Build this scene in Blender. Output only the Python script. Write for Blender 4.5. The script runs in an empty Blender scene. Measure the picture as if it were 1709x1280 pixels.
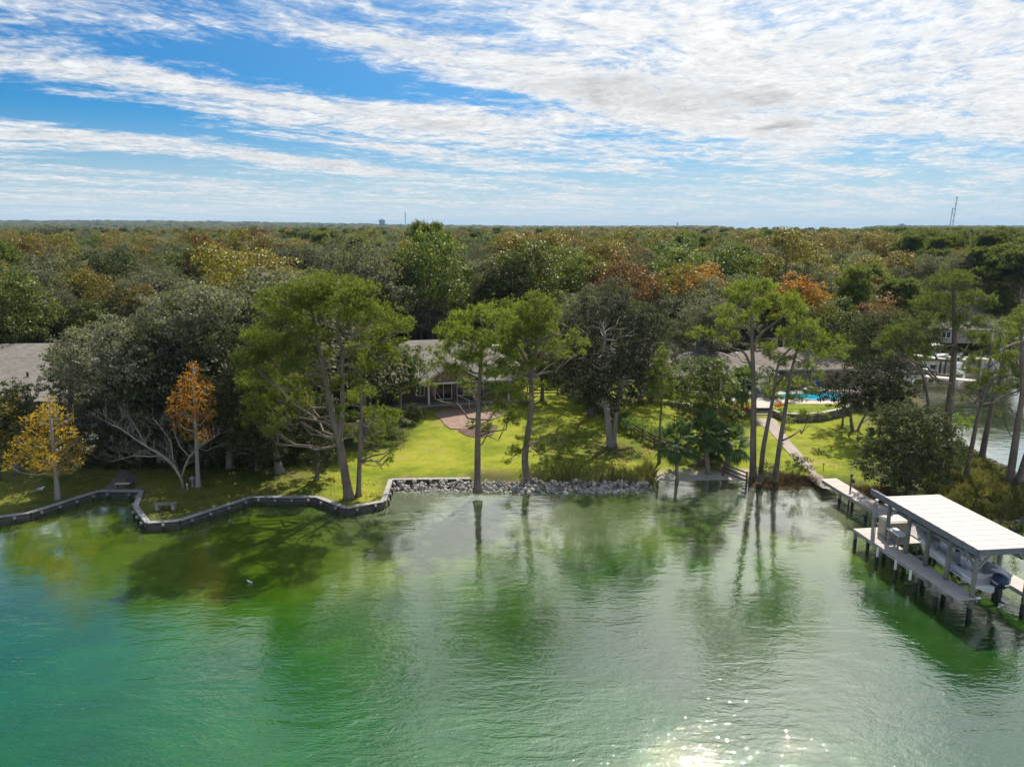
import bpy, math, random
import numpy as np
from mathutils import Vector, Matrix, geometry, noise
R = math.radians
random.seed(7)
rng = np.random.default_rng(7)
C = bpy.context.scene.collection
scene = bpy.context.scene

# ------------------------------------------------------------------ camera, sky, sun, exposure
CAM_H = 20.0; PITCH = R(12.07); FPX = 1206.0
cam_d = bpy.data.cameras.new('camera'); cam = bpy.data.objects.new('camera', cam_d); C.objects.link(cam)
cam.location = (0, 0, CAM_H); cam.rotation_euler = (R(90) - PITCH, 0, 0)
cam_d.sensor_width = 36; cam_d.lens = FPX / 1709 * 36; cam_d.clip_end = 30000; cam_d.clip_start = 0.5
scene.camera = cam
scene.render.filter_size = 1.1
scene.cycles.use_denoising = True
SUN_AZ = R(26); SUN_EL = R(52)          # azimuth measured from +Y towards +X
sd = bpy.data.lights.new('sun', 'SUN'); sd.energy = 5.0; sd.angle = R(0.55); sd.color = (1.0, 0.91, 0.77)
sun = bpy.data.objects.new('sun', sd); C.objects.link(sun)
sv = Vector((math.sin(SUN_AZ) * math.cos(SUN_EL), math.cos(SUN_AZ) * math.cos(SUN_EL), math.sin(SUN_EL)))
sun.rotation_euler = sv.to_track_quat('Z', 'Y').to_euler(); sun.location = (60, 150, 200)
vs = scene.view_settings; vs.view_transform = 'Standard'; vs.look = 'None'; vs.gamma = 1; vs.use_curve_mapping = False
vs.exposure = 0.38

def nd(nt, typ, **kw):
    n = nt.nodes.new(typ)
    for k, v in kw.items(): setattr(n, k, v)
    return n
class G:
    """tiny shader graph helper"""
    def __init__(s, nt): s.nt = nt
    def put(s, sock, v):
        if hasattr(v, 'is_output') or hasattr(v, 'links'): s.nt.links.new(v, sock)
        else: sock.default_value = v
    def m(s, op, a, b=0.0, c=0.0, clamp=False):
        n = nd(s.nt, 'ShaderNodeMath', operation=op, use_clamp=clamp)
        s.put(n.inputs[0], a); s.put(n.inputs[1], b); s.put(n.inputs[2], c); return n.outputs[0]
    def mix(s, f, a, b, blend='MIX'):
        n = nd(s.nt, 'ShaderNodeMix', data_type='RGBA', blend_type=blend)
        s.put(n.inputs[0], f); s.put(n.inputs[6], a if not isinstance(a, tuple) else (*a[:3], 1)); s.put(n.inputs[7], b if not isinstance(b, tuple) else (*b[:3], 1))
        return n.outputs[2]
    def ramp(s, f, stops, interp='LINEAR'):
        n = nd(s.nt, 'ShaderNodeValToRGB'); n.color_ramp.interpolation = interp
        e = n.color_ramp.elements
        while len(e) < len(stops): e.new(0.5)
        for el, (p, c) in zip(e, stops):
            el.position = p; el.color = (c, c, c, 1) if not isinstance(c, tuple) else (*c, 1)
        s.put(n.inputs[0], f); return n.outputs[0]
    def noise(s, vec, scale, detail=4, rough=0.55, dist=0.0, dim='3D'):
        n = nd(s.nt, 'ShaderNodeTexNoise', noise_dimensions=dim)
        if vec is not None: s.nt.links.new(vec, n.inputs['Vector'])
        n.inputs['Scale'].default_value = scale; n.inputs['Detail'].default_value = detail
        n.inputs['Roughness'].default_value = rough; n.inputs['Distortion'].default_value = dist
        return n.outputs[0]
    def comb(s, x, y, z=0.0):
        n = nd(s.nt, 'ShaderNodeCombineXYZ'); s.put(n.inputs[0], x); s.put(n.inputs[1], y); s.put(n.inputs[2], z); return n.outputs[0]
    def sep(s, v):
        n = nd(s.nt, 'ShaderNodeSeparateXYZ'); s.nt.links.new(v, n.inputs[0]); return n.outputs
    def mapr(s, v, a, b, c=0.0, d=1.0, smooth=True):
        n = nd(s.nt, 'ShaderNodeMapRange'); n.interpolation_type = 'SMOOTHSTEP' if smooth else 'LINEAR'
        s.put(n.inputs[0], v); n.inputs[1].default_value = a; n.inputs[2].default_value = b
        n.inputs[3].default_value = c; n.inputs[4].default_value = d; return n.outputs[0]

world = bpy.data.worlds.new('World'); scene.world = world; world.use_nodes = True
wt = world.node_tree; g = G(wt)
bg = wt.nodes['Background']
tc = nd(wt, 'ShaderNodeTexCoord')
sky = nd(wt, 'ShaderNodeTexSky', sky_type='NISHITA'); sky.sun_disc = False
sky.sun_elevation = SUN_EL; sky.sun_rotation = SUN_AZ; sky.altitude = 0; sky.air_density = 1.0; sky.dust_density = 0.6; sky.ozone_density = 2.0
SKY_S = 0.1
dx, dy, dz = g.sep(tc.outputs['Generated'])
el = g.m('MAXIMUM', dz, 0.0)
inv = g.m('DIVIDE', 1.0, g.m('ADD', el, 0.035))
px_, py_ = g.m('MULTIPLY', dx, inv), g.m('MULTIPLY', dy, inv)
u_ = g.m('MULTIPLY', g.m('ADD', px_, py_), 0.7071)       # along the cloud streets
v_ = g.m('MULTIPLY', g.m('SUBTRACT', py_, px_), 0.7071)  # across them
warp = g.noise(g.comb(px_, py_), 0.35, 3, 0.5)
v2 = g.m('ADD', v_, g.m('MULTIPLY', g.m('SUBTRACT', warp, 0.5), 1.5))
streak = g.noise(g.comb(g.m('MULTIPLY', u_, 0.42), v2, 3.1), 1.25, 5, 0.55, 0.3)
puffs = g.noise(g.comb(g.m('MULTIPLY', u_, 0.8), v2, 8.3), 4.6, 6, 0.62, 0.5)
fleece = g.noise(g.comb(u_, v2, 5.7), 15.0, 3, 0.6, 0.6)
dens = g.m('ADD', g.m('MULTIPLY', streak, 0.85), g.m('ADD', g.m('MULTIPLY', puffs, 0.60), g.m('MULTIPLY', fleece, 0.24)))
def blob(cu, cv, su, sv_, amp):
    a = g.m('DIVIDE', g.m('SUBTRACT', u_, cu), su); b = g.m('DIVIDE', g.m('SUBTRACT', v_, cv), sv_)
    r2 = g.m('ADD', g.m('MULTIPLY', a, a), g.m('MULTIPLY', b, b))
    return g.m('MULTIPLY', g.m('POWER', 2.718, g.m('MULTIPLY', r2, -1.0)), amp)
bias = None
for bl in [
        # (u, v, half length, half width, more or less cloud); open blue streets first, then cloud streets
        (2.1, 3.85, 0.9, 0.42, -0.34), (0.6, 5.5, 1.6, 0.45, -0.30), (4.6, 5.1, .8, 0.15, -0.08), (4.3, 5.9, 1.4, .3, .12), (2.6, 6.2, 1.8, 0.33, -0.22),
        (5.0, 3.9, 0.9, 0.2, -0.06), (5.0, 3.65, 1.0, .3, .14), (2.4, 2.55, 0.6, 0.14, -0.12), (3.4, 8.7, 2.5, 0.45, -0.14), (1.0, 2.9, .7, .25, -.16),
        (1.2, 4.6, 1.7, 0.36, 0.20), (2.6, 7.3, 2.2, 0.42, 0.20), (3.7, 3.1, 1.3, 0.55, 0.20), (3.9, 4.5, 1.9, 0.5, 0.24), (3.0, 5.2, 1.2, .3, .10), (4.4, 1.4, 3.2, 1.4, 0.19), (1.0, 6.6, 1.2, .22, .12), (-0.1, 1.7, 1.1, .9, -0.17), (2.0, 0.9, .8, .7, .16), (5.5, 2.8, 2.0, .6, .12)]:  # includes an unseen gap overhead left, added to dim the water's reflection
    b_ = blob(*bl); bias = b_ if bias is None else g.m('ADD', bias, b_)
dens = g.m('ADD', dens, bias)
cov = g.mapr(dens, 0.72, 1.04)
cov = g.m('MULTIPLY', cov, g.mapr(dz, 0.0, 0.03, 0.5, 1.0))
sunv = nd(wt, 'ShaderNodeVectorMath', operation='DOT_PRODUCT'); wt.links.new(tc.outputs['Generated'], sunv.inputs[0]); sunv.inputs[1].default_value = sv
sd_ = g.m('MAXIMUM', sunv.outputs['Value'], 0.0)
glow = g.m('ADD', g.m('MULTIPLY', g.m('POWER', sd_, 8.0), 0.7), g.m('MULTIPLY', g.m('POWER', sd_, 30.0), 3.0))
thick = g.m('MULTIPLY', g.mapr(g.noise(g.comb(px_, py_, 2.2), 0.9, 4, 0.6, 0.4), 0.50, 0.72), g.mapr(dens, 0.95, 1.15, 0.0, 0.30))
cb = g.m('SUBTRACT', g.m('ADD', 0.63, glow), g.m('ADD', thick, g.m('MULTIPLY', g.m('SUBTRACT', g.m('ADD', puffs, fleece), 1.0), -0.42)))
cb = g.m('DIVIDE', cb, SKY_S)
cc = g.comb(g.m('MULTIPLY', cb, 0.985), cb, g.m('MULTIPLY', cb, 1.01))
blue = g.mix(1.0, sky.outputs[0], (0.075, 0.45, 0.76), 'MULTIPLY')
hz = g.mapr(dz, 0.0, 0.15, 1.0, 0.0)
hcol = tuple(c / SKY_S for c in (0.46, 0.555, 0.61))
blue = g.mix(g.m('MULTIPLY', hz, 0.97), blue, hcol)
blue = g.mix(g.m('MINIMUM', g.m('MULTIPLY', g.m('POWER', sd_, 5.0), 0.8), 0.7), blue, tuple(c / SKY_S for c in (0.62, 0.78, 0.92)))
wt.links.new(g.mix(cov, blue, cc), bg.inputs[0]); bg.inputs[1].default_value = SKY_S

# ------------------------------------------------------------------ where things stand: rays through the camera onto real heights
def P(px, py, z=0.0):
    d = FPX * math.sin(PITCH) + (py - 640) * math.cos(PITCH); w = FPX * math.cos(PITCH) - (py - 640) * math.sin(PITCH)
    k = (CAM_H - z) / d
    return Vector(((px - 854.5) * k, w * k, z))
def PY(px, py, Y):
    d = FPX * math.sin(PITCH) + (py - 640) * math.cos(PITCH); w = FPX * math.cos(PITCH) - (py - 640) * math.sin(PITCH)
    k = Y / w
    return Vector(((px - 854.5) * k, Y, CAM_H - d * k))
def mpp(Y): return Y * 1.01 / FPX      # metres per photo pixel at depth Y

# ------------------------------------------------------------------ object helpers
def tag(o, label=None, cat=None, group=None, kind=None):
    if label: o['label'] = label
    if cat: o['category'] = cat
    if group: o['group'] = group
    if kind: o['kind'] = kind
    return o
def empty(name, loc=(0, 0, 0), rz=0.0, label=None, cat=None, group=None):
    o = bpy.data.objects.new(name, None); C.objects.link(o); o.location = loc; o.rotation_euler = (0, 0, rz); o.empty_display_size = 0.3
    return tag(o, label, cat, group)
def link(name, me, mat=None, parent=None, loc=(0, 0, 0), rot=(0, 0, 0), scale=(1, 1, 1)):
    o = bpy.data.objects.new(name, me); C.objects.link(o)
    if mat and not me.materials: me.materials.append(mat)
    o.parent = parent; o.location = loc; o.rotation_euler = rot; o.scale = scale
    return o
def np_mesh(name, V, F, mat=None, smooth=False):
    V = np.asarray(V, dtype=np.float32); F = np.asarray(F, dtype=np.int32)
    me = bpy.data.meshes.new(name); n, k = F.shape
    me.vertices.add(len(V)); me.vertices.foreach_set('co', V.ravel())
    me.loops.add(n * k); me.loops.foreach_set('vertex_index', F.ravel())
    me.polygons.add(n); me.polygons.foreach_set('loop_start', np.arange(0, n * k, k, dtype=np.int32))
    me.polygons.foreach_set('loop_total', np.full(n, k, dtype=np.int32))
    me.update(calc_edges=True)
    if smooth: me.polygons.foreach_set('use_smooth', np.ones(n, dtype=bool))
    if mat: me.materials.append(mat)
    return me
class MB:
    def __init__(s): s.v = []; s.f = []
    def add(s, vs_, fs):
        o = len(s.v); s.v += [tuple(p) for p in vs_]; s.f += [tuple(i + o for i in f) for f in fs]; return s
    def box(s, c, size, rz=0.0, rot=None):
        hx, hy, hz_ = size[0] / 2, size[1] / 2, size[2] / 2
        pts = [Vector((x, y, z)) for z in (-hz_, hz_) for x, y in ((-hx, -hy), (hx, -hy), (hx, hy), (-hx, hy))]
        M = rot if rot is not None else Matrix.Rotation(rz, 3, 'Z')
        c = Vector(c)
        return s.add([M @ p + c for p in pts], [(3, 2, 1, 0), (4, 5, 6, 7), (0, 1, 5, 4), (1, 2, 6, 5), (2, 3, 7, 6), (3, 0, 4, 7)])
    def beam(s, a, b, w, h, up=(0, 0, 1)):
        a, b = Vector(a), Vector(b); d = (b - a); L = d.length; d.normalize()
        r = d.cross(Vector(up)); r.normalize(); u = r.cross(d)
        M = Matrix((r, d, u)).transposed()
        return s.box((a + b) / 2, (w, L, h), rot=M)
    def tube(s, pts, rad, n=7, cap=True):
        pts = [Vector(p) for p in pts]; k = len(pts)
        rad = rad if isinstance(rad, (list, tuple)) else [rad] * k
        o = len(s.v); prev = None
        for i, p in enumerate(pts):
            t = (pts[min(i + 1, k - 1)] - pts[max(i - 1, 0)]).normalized()
            ref = Vector((0, 0, 1)) if abs(t.z) < 0.9 else Vector((0, 1, 0))
            if prev is None: a = t.cross(ref).normalized()
            else: a = (prev - t * prev.dot(t)); a = a.normalized() if a.length > 1e-6 else t.cross(ref).normalized()
            prev = a; b = t.cross(a)
            for j in range(n):
                an = 2 * math.pi * j / n; s.v.append(tuple(p + (a * math.cos(an) + b * math.sin(an)) * rad[i]))
        for i in range(k - 1):
            for j in range(n):
                j2 = (j + 1) % n; s.f.append((o + i * n + j, o + i * n + j2, o + (i + 1) * n + j2, o + (i + 1) * n + j))
        if cap: s.f.append(tuple(o + j for j in reversed(range(n)))); s.f.append(tuple(o + (k - 1) * n + j for j in range(n)))
        return s
    def lathe(s, c, prof, n=16, sy=1.0):
        c = Vector(c); o = len(s.v); k = len(prof)
        for r_, z in prof:
            for j in range(n):
                a = 2 * math.pi * j / n; s.v.append((c.x + r_ * math.cos(a), c.y + r_ * math.sin(a) * sy, c.z + z))
        for i in range(k - 1):
            for j in range(n):
                j2 = (j + 1) % n; s.f.append((o + i * n + j, o + i * n + j2, o + (i + 1) * n + j2, o + (i + 1) * n + j))
        s.f.append(tuple(o + j for j in reversed(range(n)))); s.f.append(tuple(o + (k - 1) * n + j for j in range(n)))
        return s
    def prism(s, poly, z0, z1):
        n = len(poly); o = len(s.v)
        ar = sum(poly[i][0] * poly[(i + 1) % n][1] - poly[(i + 1) % n][0] * poly[i][1] for i in range(n))
        if ar < 0: poly = poly[::-1]
        s.v += [(p[0], p[1], z0) for p in poly] + [(p[0], p[1], z1) for p in poly]
        s.f.append(tuple(o + j for j in reversed(range(n)))); s.f.append(tuple(o + n + j for j in range(n)))
        for j in range(n):
            j2 = (j + 1) % n; s.f.append((o + j, o + j2, o + n + j2, o + n + j))
        return s
    def mesh(s, name, mat=None, smooth=False):
        me = bpy.data.meshes.new(name); me.from_pydata(s.v, [], s.f); me.update()
        if smooth: me.polygons.foreach_set('use_smooth', [True] * len(me.polygons))
        if mat: me.materials.append(mat)
        return me
    def build(s, name, mat, parent=None, smooth=False, **kw): return link(name, s.mesh(name, mat, smooth), None, parent, **kw)
def copy_tree(o, parent=None):
    c = o.copy(); C.objects.link(c); c.parent = parent
    for ch in list(o.children): copy_tree(ch, c)
    return c

# ------------------------------------------------------------------ materials
def new_mat(name):
    m = bpy.data.materials.new(name); m.use_nodes = True
    return m, m.node_tree, m.node_tree.nodes['Principled BSDF'], G(m.node_tree)
def plain(name, col, rough=0.7, var=0.25, scale=3.0, bump=0.3, bscale=20.0, metal=0.0, col2=None, stretch=None, spec=None):
    m, nt, b, g = new_mat(name)
    t = nd(nt, 'ShaderNodeTexCoord'); vec = t.outputs['Object']
    if stretch:
        mp = nd(nt, 'ShaderNodeMapping'); nt.links.new(vec, mp.inputs[0]); mp.inputs['Scale'].default_value = stretch; vec = mp.outputs[0]
    n1 = g.noise(vec, scale, 6, 0.6); n2 = g.noise(vec, scale * 7, 4, 0.6)
    f = g.m('ADD', g.m('MULTIPLY', n1, 0.6), g.m('MULTIPLY', n2, 0.4))
    c2 = col2 if col2 else tuple(c * (1 - var * 1.6) for c in col)
    c1 = tuple(min(1, c * (1 + var * 0.6)) for c in col)
    oi = nd(nt, 'ShaderNodeObjectInfo')
    colr = g.ramp(f, [(0.33, c2), (0.66, c1)])
    colr = g.mix(1.0, colr, g.comb(*[g.mapr(oi.outputs['Random'], 0, 1, 1 - var * 0.5, 1 + var * 0.3, False)] * 3), 'MULTIPLY')
    nt.links.new(colr, b.inputs['Base Color']); b.inputs['Roughness'].default_value = rough; b.inputs['Metallic'].default_value = metal
    if spec is not None: b.inputs['Specular IOR Level'].default_value = spec
    bp = nd(nt, 'ShaderNodeBump'); bp.inputs['Strength'].default_value = bump; bp.inputs['Distance'].default_value = 0.02
    nt.links.new(g.noise(vec, bscale, 4, 0.6), bp.inputs['Height']); nt.links.new(bp.outputs[0], b.inputs['Normal'])
    return m
def foliage(name, stops, trans=0.35, gloss=0.25, rough=0.45, hue=0.02, val=0.25, tcol=(1.3, 1.5, 0.5)):
    """leaf material: colour from each leaf's own random number and from its tree's"""
    m, nt, b, g = new_mat(name)
    geo = nd(nt, 'ShaderNodeNewGeometry'); oi = nd(nt, 'ShaderNodeObjectInfo')
    col = g.ramp(geo.outputs['Random Per Island'], stops)
    hs = nd(nt, 'ShaderNodeHueSaturation')
    r1 = oi.outputs['Random']; r2 = g.m('FRACT', g.m('MULTIPLY', r1, 7.31))
    nt.links.new(g.mapr(r1, 0, 1, 0.5 - hue, 0.5 + hue, False), hs.inputs['Hue'])
    nt.links.new(g.mapr(r2, 0, 1, 1 - val, 1 + val, False), hs.inputs['Value']); nt.links.new(col, hs.inputs['Color'])
    col = hs.outputs[0]
    nt.links.new(col, b.inputs['Base Color']); b.inputs['Roughness'].default_value = rough
    b.inputs['Specular IOR Level'].default_value = gloss
    tr = nd(nt, 'ShaderNodeBsdfTranslucent'); nt.links.new(g.mix(1.0, col, tcol, 'MULTIPLY'), tr.inputs[0])
    mx = nd(nt, 'ShaderNodeMixShader'); mx.inputs[0].default_value = trans
    nt.links.new(b.outputs[0], mx.inputs[1]); nt.links.new(tr.outputs[0], mx.inputs[2])
    nt.links.new(mx.outputs[0], nt.nodes['Material Output'].inputs[0])
    return m
M = {}
M['needle'] = foliage('pine needles', [(0, (0.065, 0.10, 0.026)), (0.5, (0.15, 0.20, 0.040)), (1, (0.30, 0.33, 0.055))], 0.52, 0.2, 0.5, 0.01, 0.12, (1.25, 1.3, 0.6))
M['needle_far'] = foliage('pine needles of the woods', [(0, (0.06, 0.09, 0.03)), (0.6, (0.135, 0.165, 0.05)), (1, (0.25, 0.26, 0.065))], 0.48, 0.2, 0.5, 0.012, 0.2, (1.25, 1.3, 0.6))
M['oak'] = foliage('oak leaves', [(0, (0.085, 0.088, 0.05)), (0.5, (0.185, 0.180, 0.125)), (1, (0.26, 0.245, 0.175))], 0.28, 0.06, 0.65, 0.015, 0.25, (1.2, 1.4, 0.5))
M['oak_dark'] = foliage('dark oak leaves', [(0, (0.045, 0.058, 0.025)), (0.6, (0.08, 0.095, 0.042)), (1, (0.12, 0.125, 0.06))], 0.25, 0.07, 0.6, 0.015, 0.2, (1.3, 1.5, 0.5))
M['green'] = foliage('green leaves', [(0, (0.04, 0.07, 0.018)), (0.5, (0.085, 0.125, 0.025)), (1, (0.20, 0.21, 0.06))], 0.42, 0.3, 0.45, 0.015, 0.2, (1.4, 1.5, 0.45))
M['hickory'] = foliage('olive yellow leaves', [(0, (0.08, 0.085, 0.022)), (0.5, (0.175, 0.16, 0.032)), (1, (0.33, 0.265, 0.05))], 0.38, 0.35, 0.45, 0.015, 0.18, (1.4, 1.3, 0.4))
M['russet'] = foliage('russet leaves', [(0, (0.10, 0.055, 0.02)), (0.5, (0.19, 0.10, 0.035)), (1, (0.28, 0.19, 0.06))], 0.35, 0.3, 0.5, 0.015, 0.2, (1.4, 1.1, 0.6))
M['orange'] = foliage('orange leaves', [(0, (0.28, 0.13, 0.018)), (0.5, (0.42, 0.245, 0.035)), (1, (0.50, 0.36, 0.05))], 0.4, 0.25, 0.5, 0.012, 0.15, (1.4, 1.15, 0.6))
M['rust'] = foliage('rust orange needles', [(0, (0.22, 0.09, 0.015)), (0.5, (0.40, 0.17, 0.02)), (0.8, (0.5, 0.25, 0.03)), (1, (0.17, 0.19, 0.03))], 0.42, 0.2, 0.5, 0.01, 0.08, (1.4, 1.15, 0.6))
M['gold'] = foliage('golden needles', [(0, (0.15, 0.14, 0.02)), (0.4, (0.34, 0.24, 0.025)), (0.8, (0.52, 0.34, 0.03)), (1, (0.6, 0.32, 0.05))], 0.42, 0.2, 0.5, 0.01, 0.08, (1.4, 1.2, 0.6))
M['magnolia'] = foliage('dark glossy leaves', [(0, (0.018, 0.028, 0.014)), (0.55, (0.05, 0.06, 0.032)), (0.85, (0.085, 0.08, 0.048)), (1, (0.13, 0.10, 0.07))], 0.18, 0.09, 0.6, 0.01, 0.12, (1.2, 1.2, 0.5))
M['palm'] = foliage('palm fronds', [(0, (0.05, 0.09, 0.035)), (0.6, (0.09, 0.15, 0.055)), (1, (0.17, 0.22, 0.08))], 0.35, 0.2, 0.5, 0.01, 0.2, (1.3, 1.5, 0.5))
M['lime'] = foliage('bright green leaves', [(0, (0.09, 0.16, 0.02)), (0.5, (0.16, 0.25, 0.03)), (1, (0.28, 0.34, 0.05))], 0.42, 0.3, 0.45, 0.01, 0.15, (1.3, 1.4, 0.4))
M['reed'] = foliage('tall grass', [(0, (0.10, 0.13, 0.03)), (0.5, (0.20, 0.20, 0.07)), (1, (0.36, 0.31, 0.16))], 0.35, 0.15, 0.6, 0.01, 0.15, (1.3, 1.3, 0.6))
M['drygrass'] = foliage('dry bank growth', [(0, (0.10, 0.07, 0.045)), (0.5, (0.20, 0.15, 0.09)), (1, (0.34, 0.28, 0.17))], 0.25, 0.1, 0.7, 0.01, 0.15, (1.2, 1.1, 0.8))
M['redflower'] = foliage('red leaves', [(0, (0.5, 0.04, 0.02)), (1, (0.7, 0.10, 0.04))], 0.4, 0.2, 0.5, 0.0, 0.1, (1.2, 1, 1))
M['bark'] = plain('pine bark', (0.21, 0.165, 0.135), 0.95, 0.35, 2.0, 0.9, 9.0, stretch=(1, 1, 0.3), col2=(0.09, 0.07, 0.058))
M['bark_grey'] = plain('grey bark', (0.22, 0.195, 0.165), 0.95, 0.3, 2.0, 0.7, 9.0, stretch=(1, 1, 0.3))
M['bark_pale'] = plain('pale smooth bark', (0.31, 0.28, 0.235), 0.8, 0.2, 2.5, 0.2, 12.0)
M['bark_mag'] = plain('smooth grey magnolia bark', (0.34, 0.31, 0.28), 0.85, 0.25, 2.0, 0.4, 8.0, stretch=(1, 1, 0.4))
M['boots'] = plain('palm trunk fibre', (0.30, 0.26, 0.21), 0.95, 0.35, 5.0, 0.9, 14.0)
M['wood'] = plain('weathered grey timber', (0.30, 0.30, 0.29), 0.85, 0.3, 3.0, 0.5, 18.0, stretch=(1, 1, 1))
M['wood_brown'] = plain('brown fence timber', (0.17, 0.12, 0.085), 0.9, 0.3, 4.0, 0.5, 18.0)
M['pile'] = plain('treated pile', (0.20, 0.21, 0.17), 0.9, 0.35, 3.0, 0.5, 16.0, col2=(0.12, 0.125, 0.10))
M['pile_wet'] = plain('black wet pile foot', (0.02, 0.022, 0.02), 0.5, 0.3, 5.0, 0.5, 20.0)
M['deck'] = plain('pale deck board', (0.47, 0.425, 0.395), 0.75, 0.12, 4.0, 0.2, 30.0)
M['deck_grey'] = plain('greyed deck board', (0.34, 0.305, 0.29), 0.8, 0.18, 4.0, 0.3, 30.0)
M['cap'] = plain('bleached seawall cap board', (0.36, 0.345, 0.33), 0.85, 0.22, 3.0, 0.4, 22.0)
M['cap_dark'] = plain('grey seawall cap board', (0.30, 0.305, 0.315), 0.8, 0.25, 3.0, 0.4, 22.0)
M['sheetpile'] = plain('seawall sheet planks', (0.10, 0.09, 0.075), 0.85, 0.35, 3.0, 0.6, 12.0)
M['rock'] = plain('limestone riprap', (0.45, 0.42, 0.38), 0.95, 0.6, 1.6, 0.9, 6.0, col2=(0.15, 0.14, 0.13))
M['rock_dark'] = plain('dark shore rock', (0.16, 0.15, 0.14), 0.95, 0.5, 1.6, 0.9, 6.0)
M['white'] = plain('white paint', (0.78, 0.78, 0.76), 0.5, 0.08, 2.0, 0.05, 20.0)
M['cream'] = plain('cream trim', (0.66, 0.63, 0.56), 0.6, 0.1, 2.0, 0.05, 20.0)
M['roofmetal'] = plain('pale roof panel', (0.50, 0.455, 0.43), 0.75, 0.02, 1.5, 0.05, 10.0)
M['beam'] = plain('blue grey beam', (0.20, 0.225, 0.25), 0.85, 0.25, 3.0, 0.3, 20.0)
M['gel'] = plain('white gelcoat', (0.74, 0.76, 0.80), 0.22, 0.03, 2.0, 0.0, 20.0)
M['gel_in'] = plain('boat liner', (0.60, 0.59, 0.58), 0.5, 0.05, 2.0, 0.0, 20.0)
M['navy'] = plain('navy engine cowl', (0.018, 0.035, 0.085), 0.2, 0.1, 2.0, 0.0, 20.0)
M['black'] = plain('black rubber', (0.015, 0.015, 0.017), 0.5, 0.2, 2.0, 0.1, 20.0)
M['steel'] = plain('stainless rail', (0.6, 0.6, 0.6), 0.25, 0.05, 2.0, 0.0, 20.0, metal=0.9)
M['teal'] = plain('boat underwater paint', (0.30, 0.42, 0.46), 0.4, 0.1, 2.0, 0.0, 20.0)
M['blueprint'] = plain('blue lettering', (0.05, 0.18, 0.42), 0.4, 0.05)
M['brickwall'] = plain('house brick', (0.26, 0.17, 0.12), 0.9, 0.35, 6.0, 0.5, 18.0, col2=(0.14, 0.09, 0.07))
M['stucco'] = plain('beige wall', (0.40, 0.35, 0.29), 0.9, 0.15, 2.0, 0.2, 20.0)
M['glass'], _nt, _b, _g = new_mat('window glass'); _b.inputs['Base Color'].default_value = (0.02, 0.025, 0.03, 1); _b.inputs['Roughness'].default_value = 0.05
M['chimney'] = plain('white painted chimney', (0.72, 0.73, 0.74), 0.6, 0.08, 2.0, 0.2, 14.0)
M['stone'] = plain('retaining wall stone', (0.30, 0.265, 0.225), 0.95, 0.35, 1.8, 0.7, 9.0)
M['stonecap'] = plain('pale coping stone', (0.42, 0.385, 0.34), 0.8, 0.15, 2.0, 0.3, 12.0)
M['concrete'] = plain('patio concrete', (0.46, 0.42, 0.375), 0.85, 0.12, 1.0, 0.3, 12.0)
M['paver'] = plain('path paver', (0.38, 0.32, 0.28), 0.9, 0.25, 1.5, 0.4, 14.0)
M['redpaver'] = plain('red brick paver', (0.30, 0.20, 0.16), 0.9, 0.25, 1.5, 0.4, 14.0)
M['mulch'] = plain('bark mulch', (0.12, 0.075, 0.055), 1.0, 0.5, 3.0, 1.0, 12.0, col2=(0.05, 0.03, 0.025))
M['riser'] = plain('dark step riser', (0.05, 0.05, 0.045), 0.9, 0.3)
M['gravel'] = plain('grey gravel', (0.22, 0.19, 0.165), 0.95, 0.4, 6.0, 1.0, 20.0)
M['blue'] = plain('blue canvas', (0.03, 0.09, 0.42), 0.7, 0.2)
M['purple'] = plain('purple cushion', (0.22, 0.03, 0.16), 0.7, 0.2)
M['tealcloth'] = plain('pale teal table top', (0.35, 0.5, 0.46), 0.7, 0.2)
M['farwall'] = plain('far pale wall', (0.38, 0.38, 0.40), 0.8, 0.1, 0.05, 0.0)
M['fartank'] = plain('water tower paint', (0.36, 0.38, 0.46), 0.6, 0.08, 0.05, 0.0)
M['farmast'] = plain('mast steel', (0.28, 0.22, 0.22), 0.6, 0.1, 0.05, 0.0)
M['skylight'] = plain('skylight dome', (0.75, 0.77, 0.8), 0.15, 0.03)
def shingle_mat(name, col):
    m, nt, b, g = new_mat(name)
    t = nd(nt, 'ShaderNodeTexCoord'); x, y, z = g.sep(t.outputs['Object'])
    n1 = g.noise(t.outputs['Object'], 0.8, 5, 0.6); n2 = g.noise(t.outputs['Object'], 9.0, 4, 0.7)
    br = nd(nt, 'ShaderNodeTexWhiteNoise', noise_dimensions='2D')
    cell = g.comb(g.m('FLOOR', g.m('MULTIPLY', g.m('ADD', x, y), 3.0)), g.m('FLOOR', g.m('MULTIPLY', z, 12.0)))
    nt.links.new(cell, br.inputs['Vector'])
    f = g.m('ADD', g.m('MULTIPLY', n1, 0.5), g.m('ADD', g.m('MULTIPLY', n2, 0.3), g.m('MULTIPLY', br.outputs[0], 0.25)))
    nt.links.new(g.ramp(f, [(0.3, tuple(c * 0.62 for c in col)), (0.75, tuple(c * 1.2 for c in col))]), b.inputs['Base Color'])
    b.inputs['Roughness'].default_value = 0.9
    saw = g.m('FRACT', g.m('MULTIPLY', z, 12.0))
    bp = nd(nt, 'ShaderNodeBump'); bp.inputs['Strength'].default_value = 0.6; bp.inputs['Distance'].default_value = 0.03
    nt.links.new(g.m('ADD', g.m('MULTIPLY', saw, -0.6), g.m('MULTIPLY', br.outputs[0], 0.4)), bp.inputs['Height']); nt.links.new(bp.outputs[0], b.inputs['Normal'])
    return m
M['shingle'] = shingle_mat('grey roof shingles', (0.165, 0.15, 0.132))
M['shingle2'] = shingle_mat('brown grey roof shingles', (0.18, 0.15, 0.13))

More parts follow.
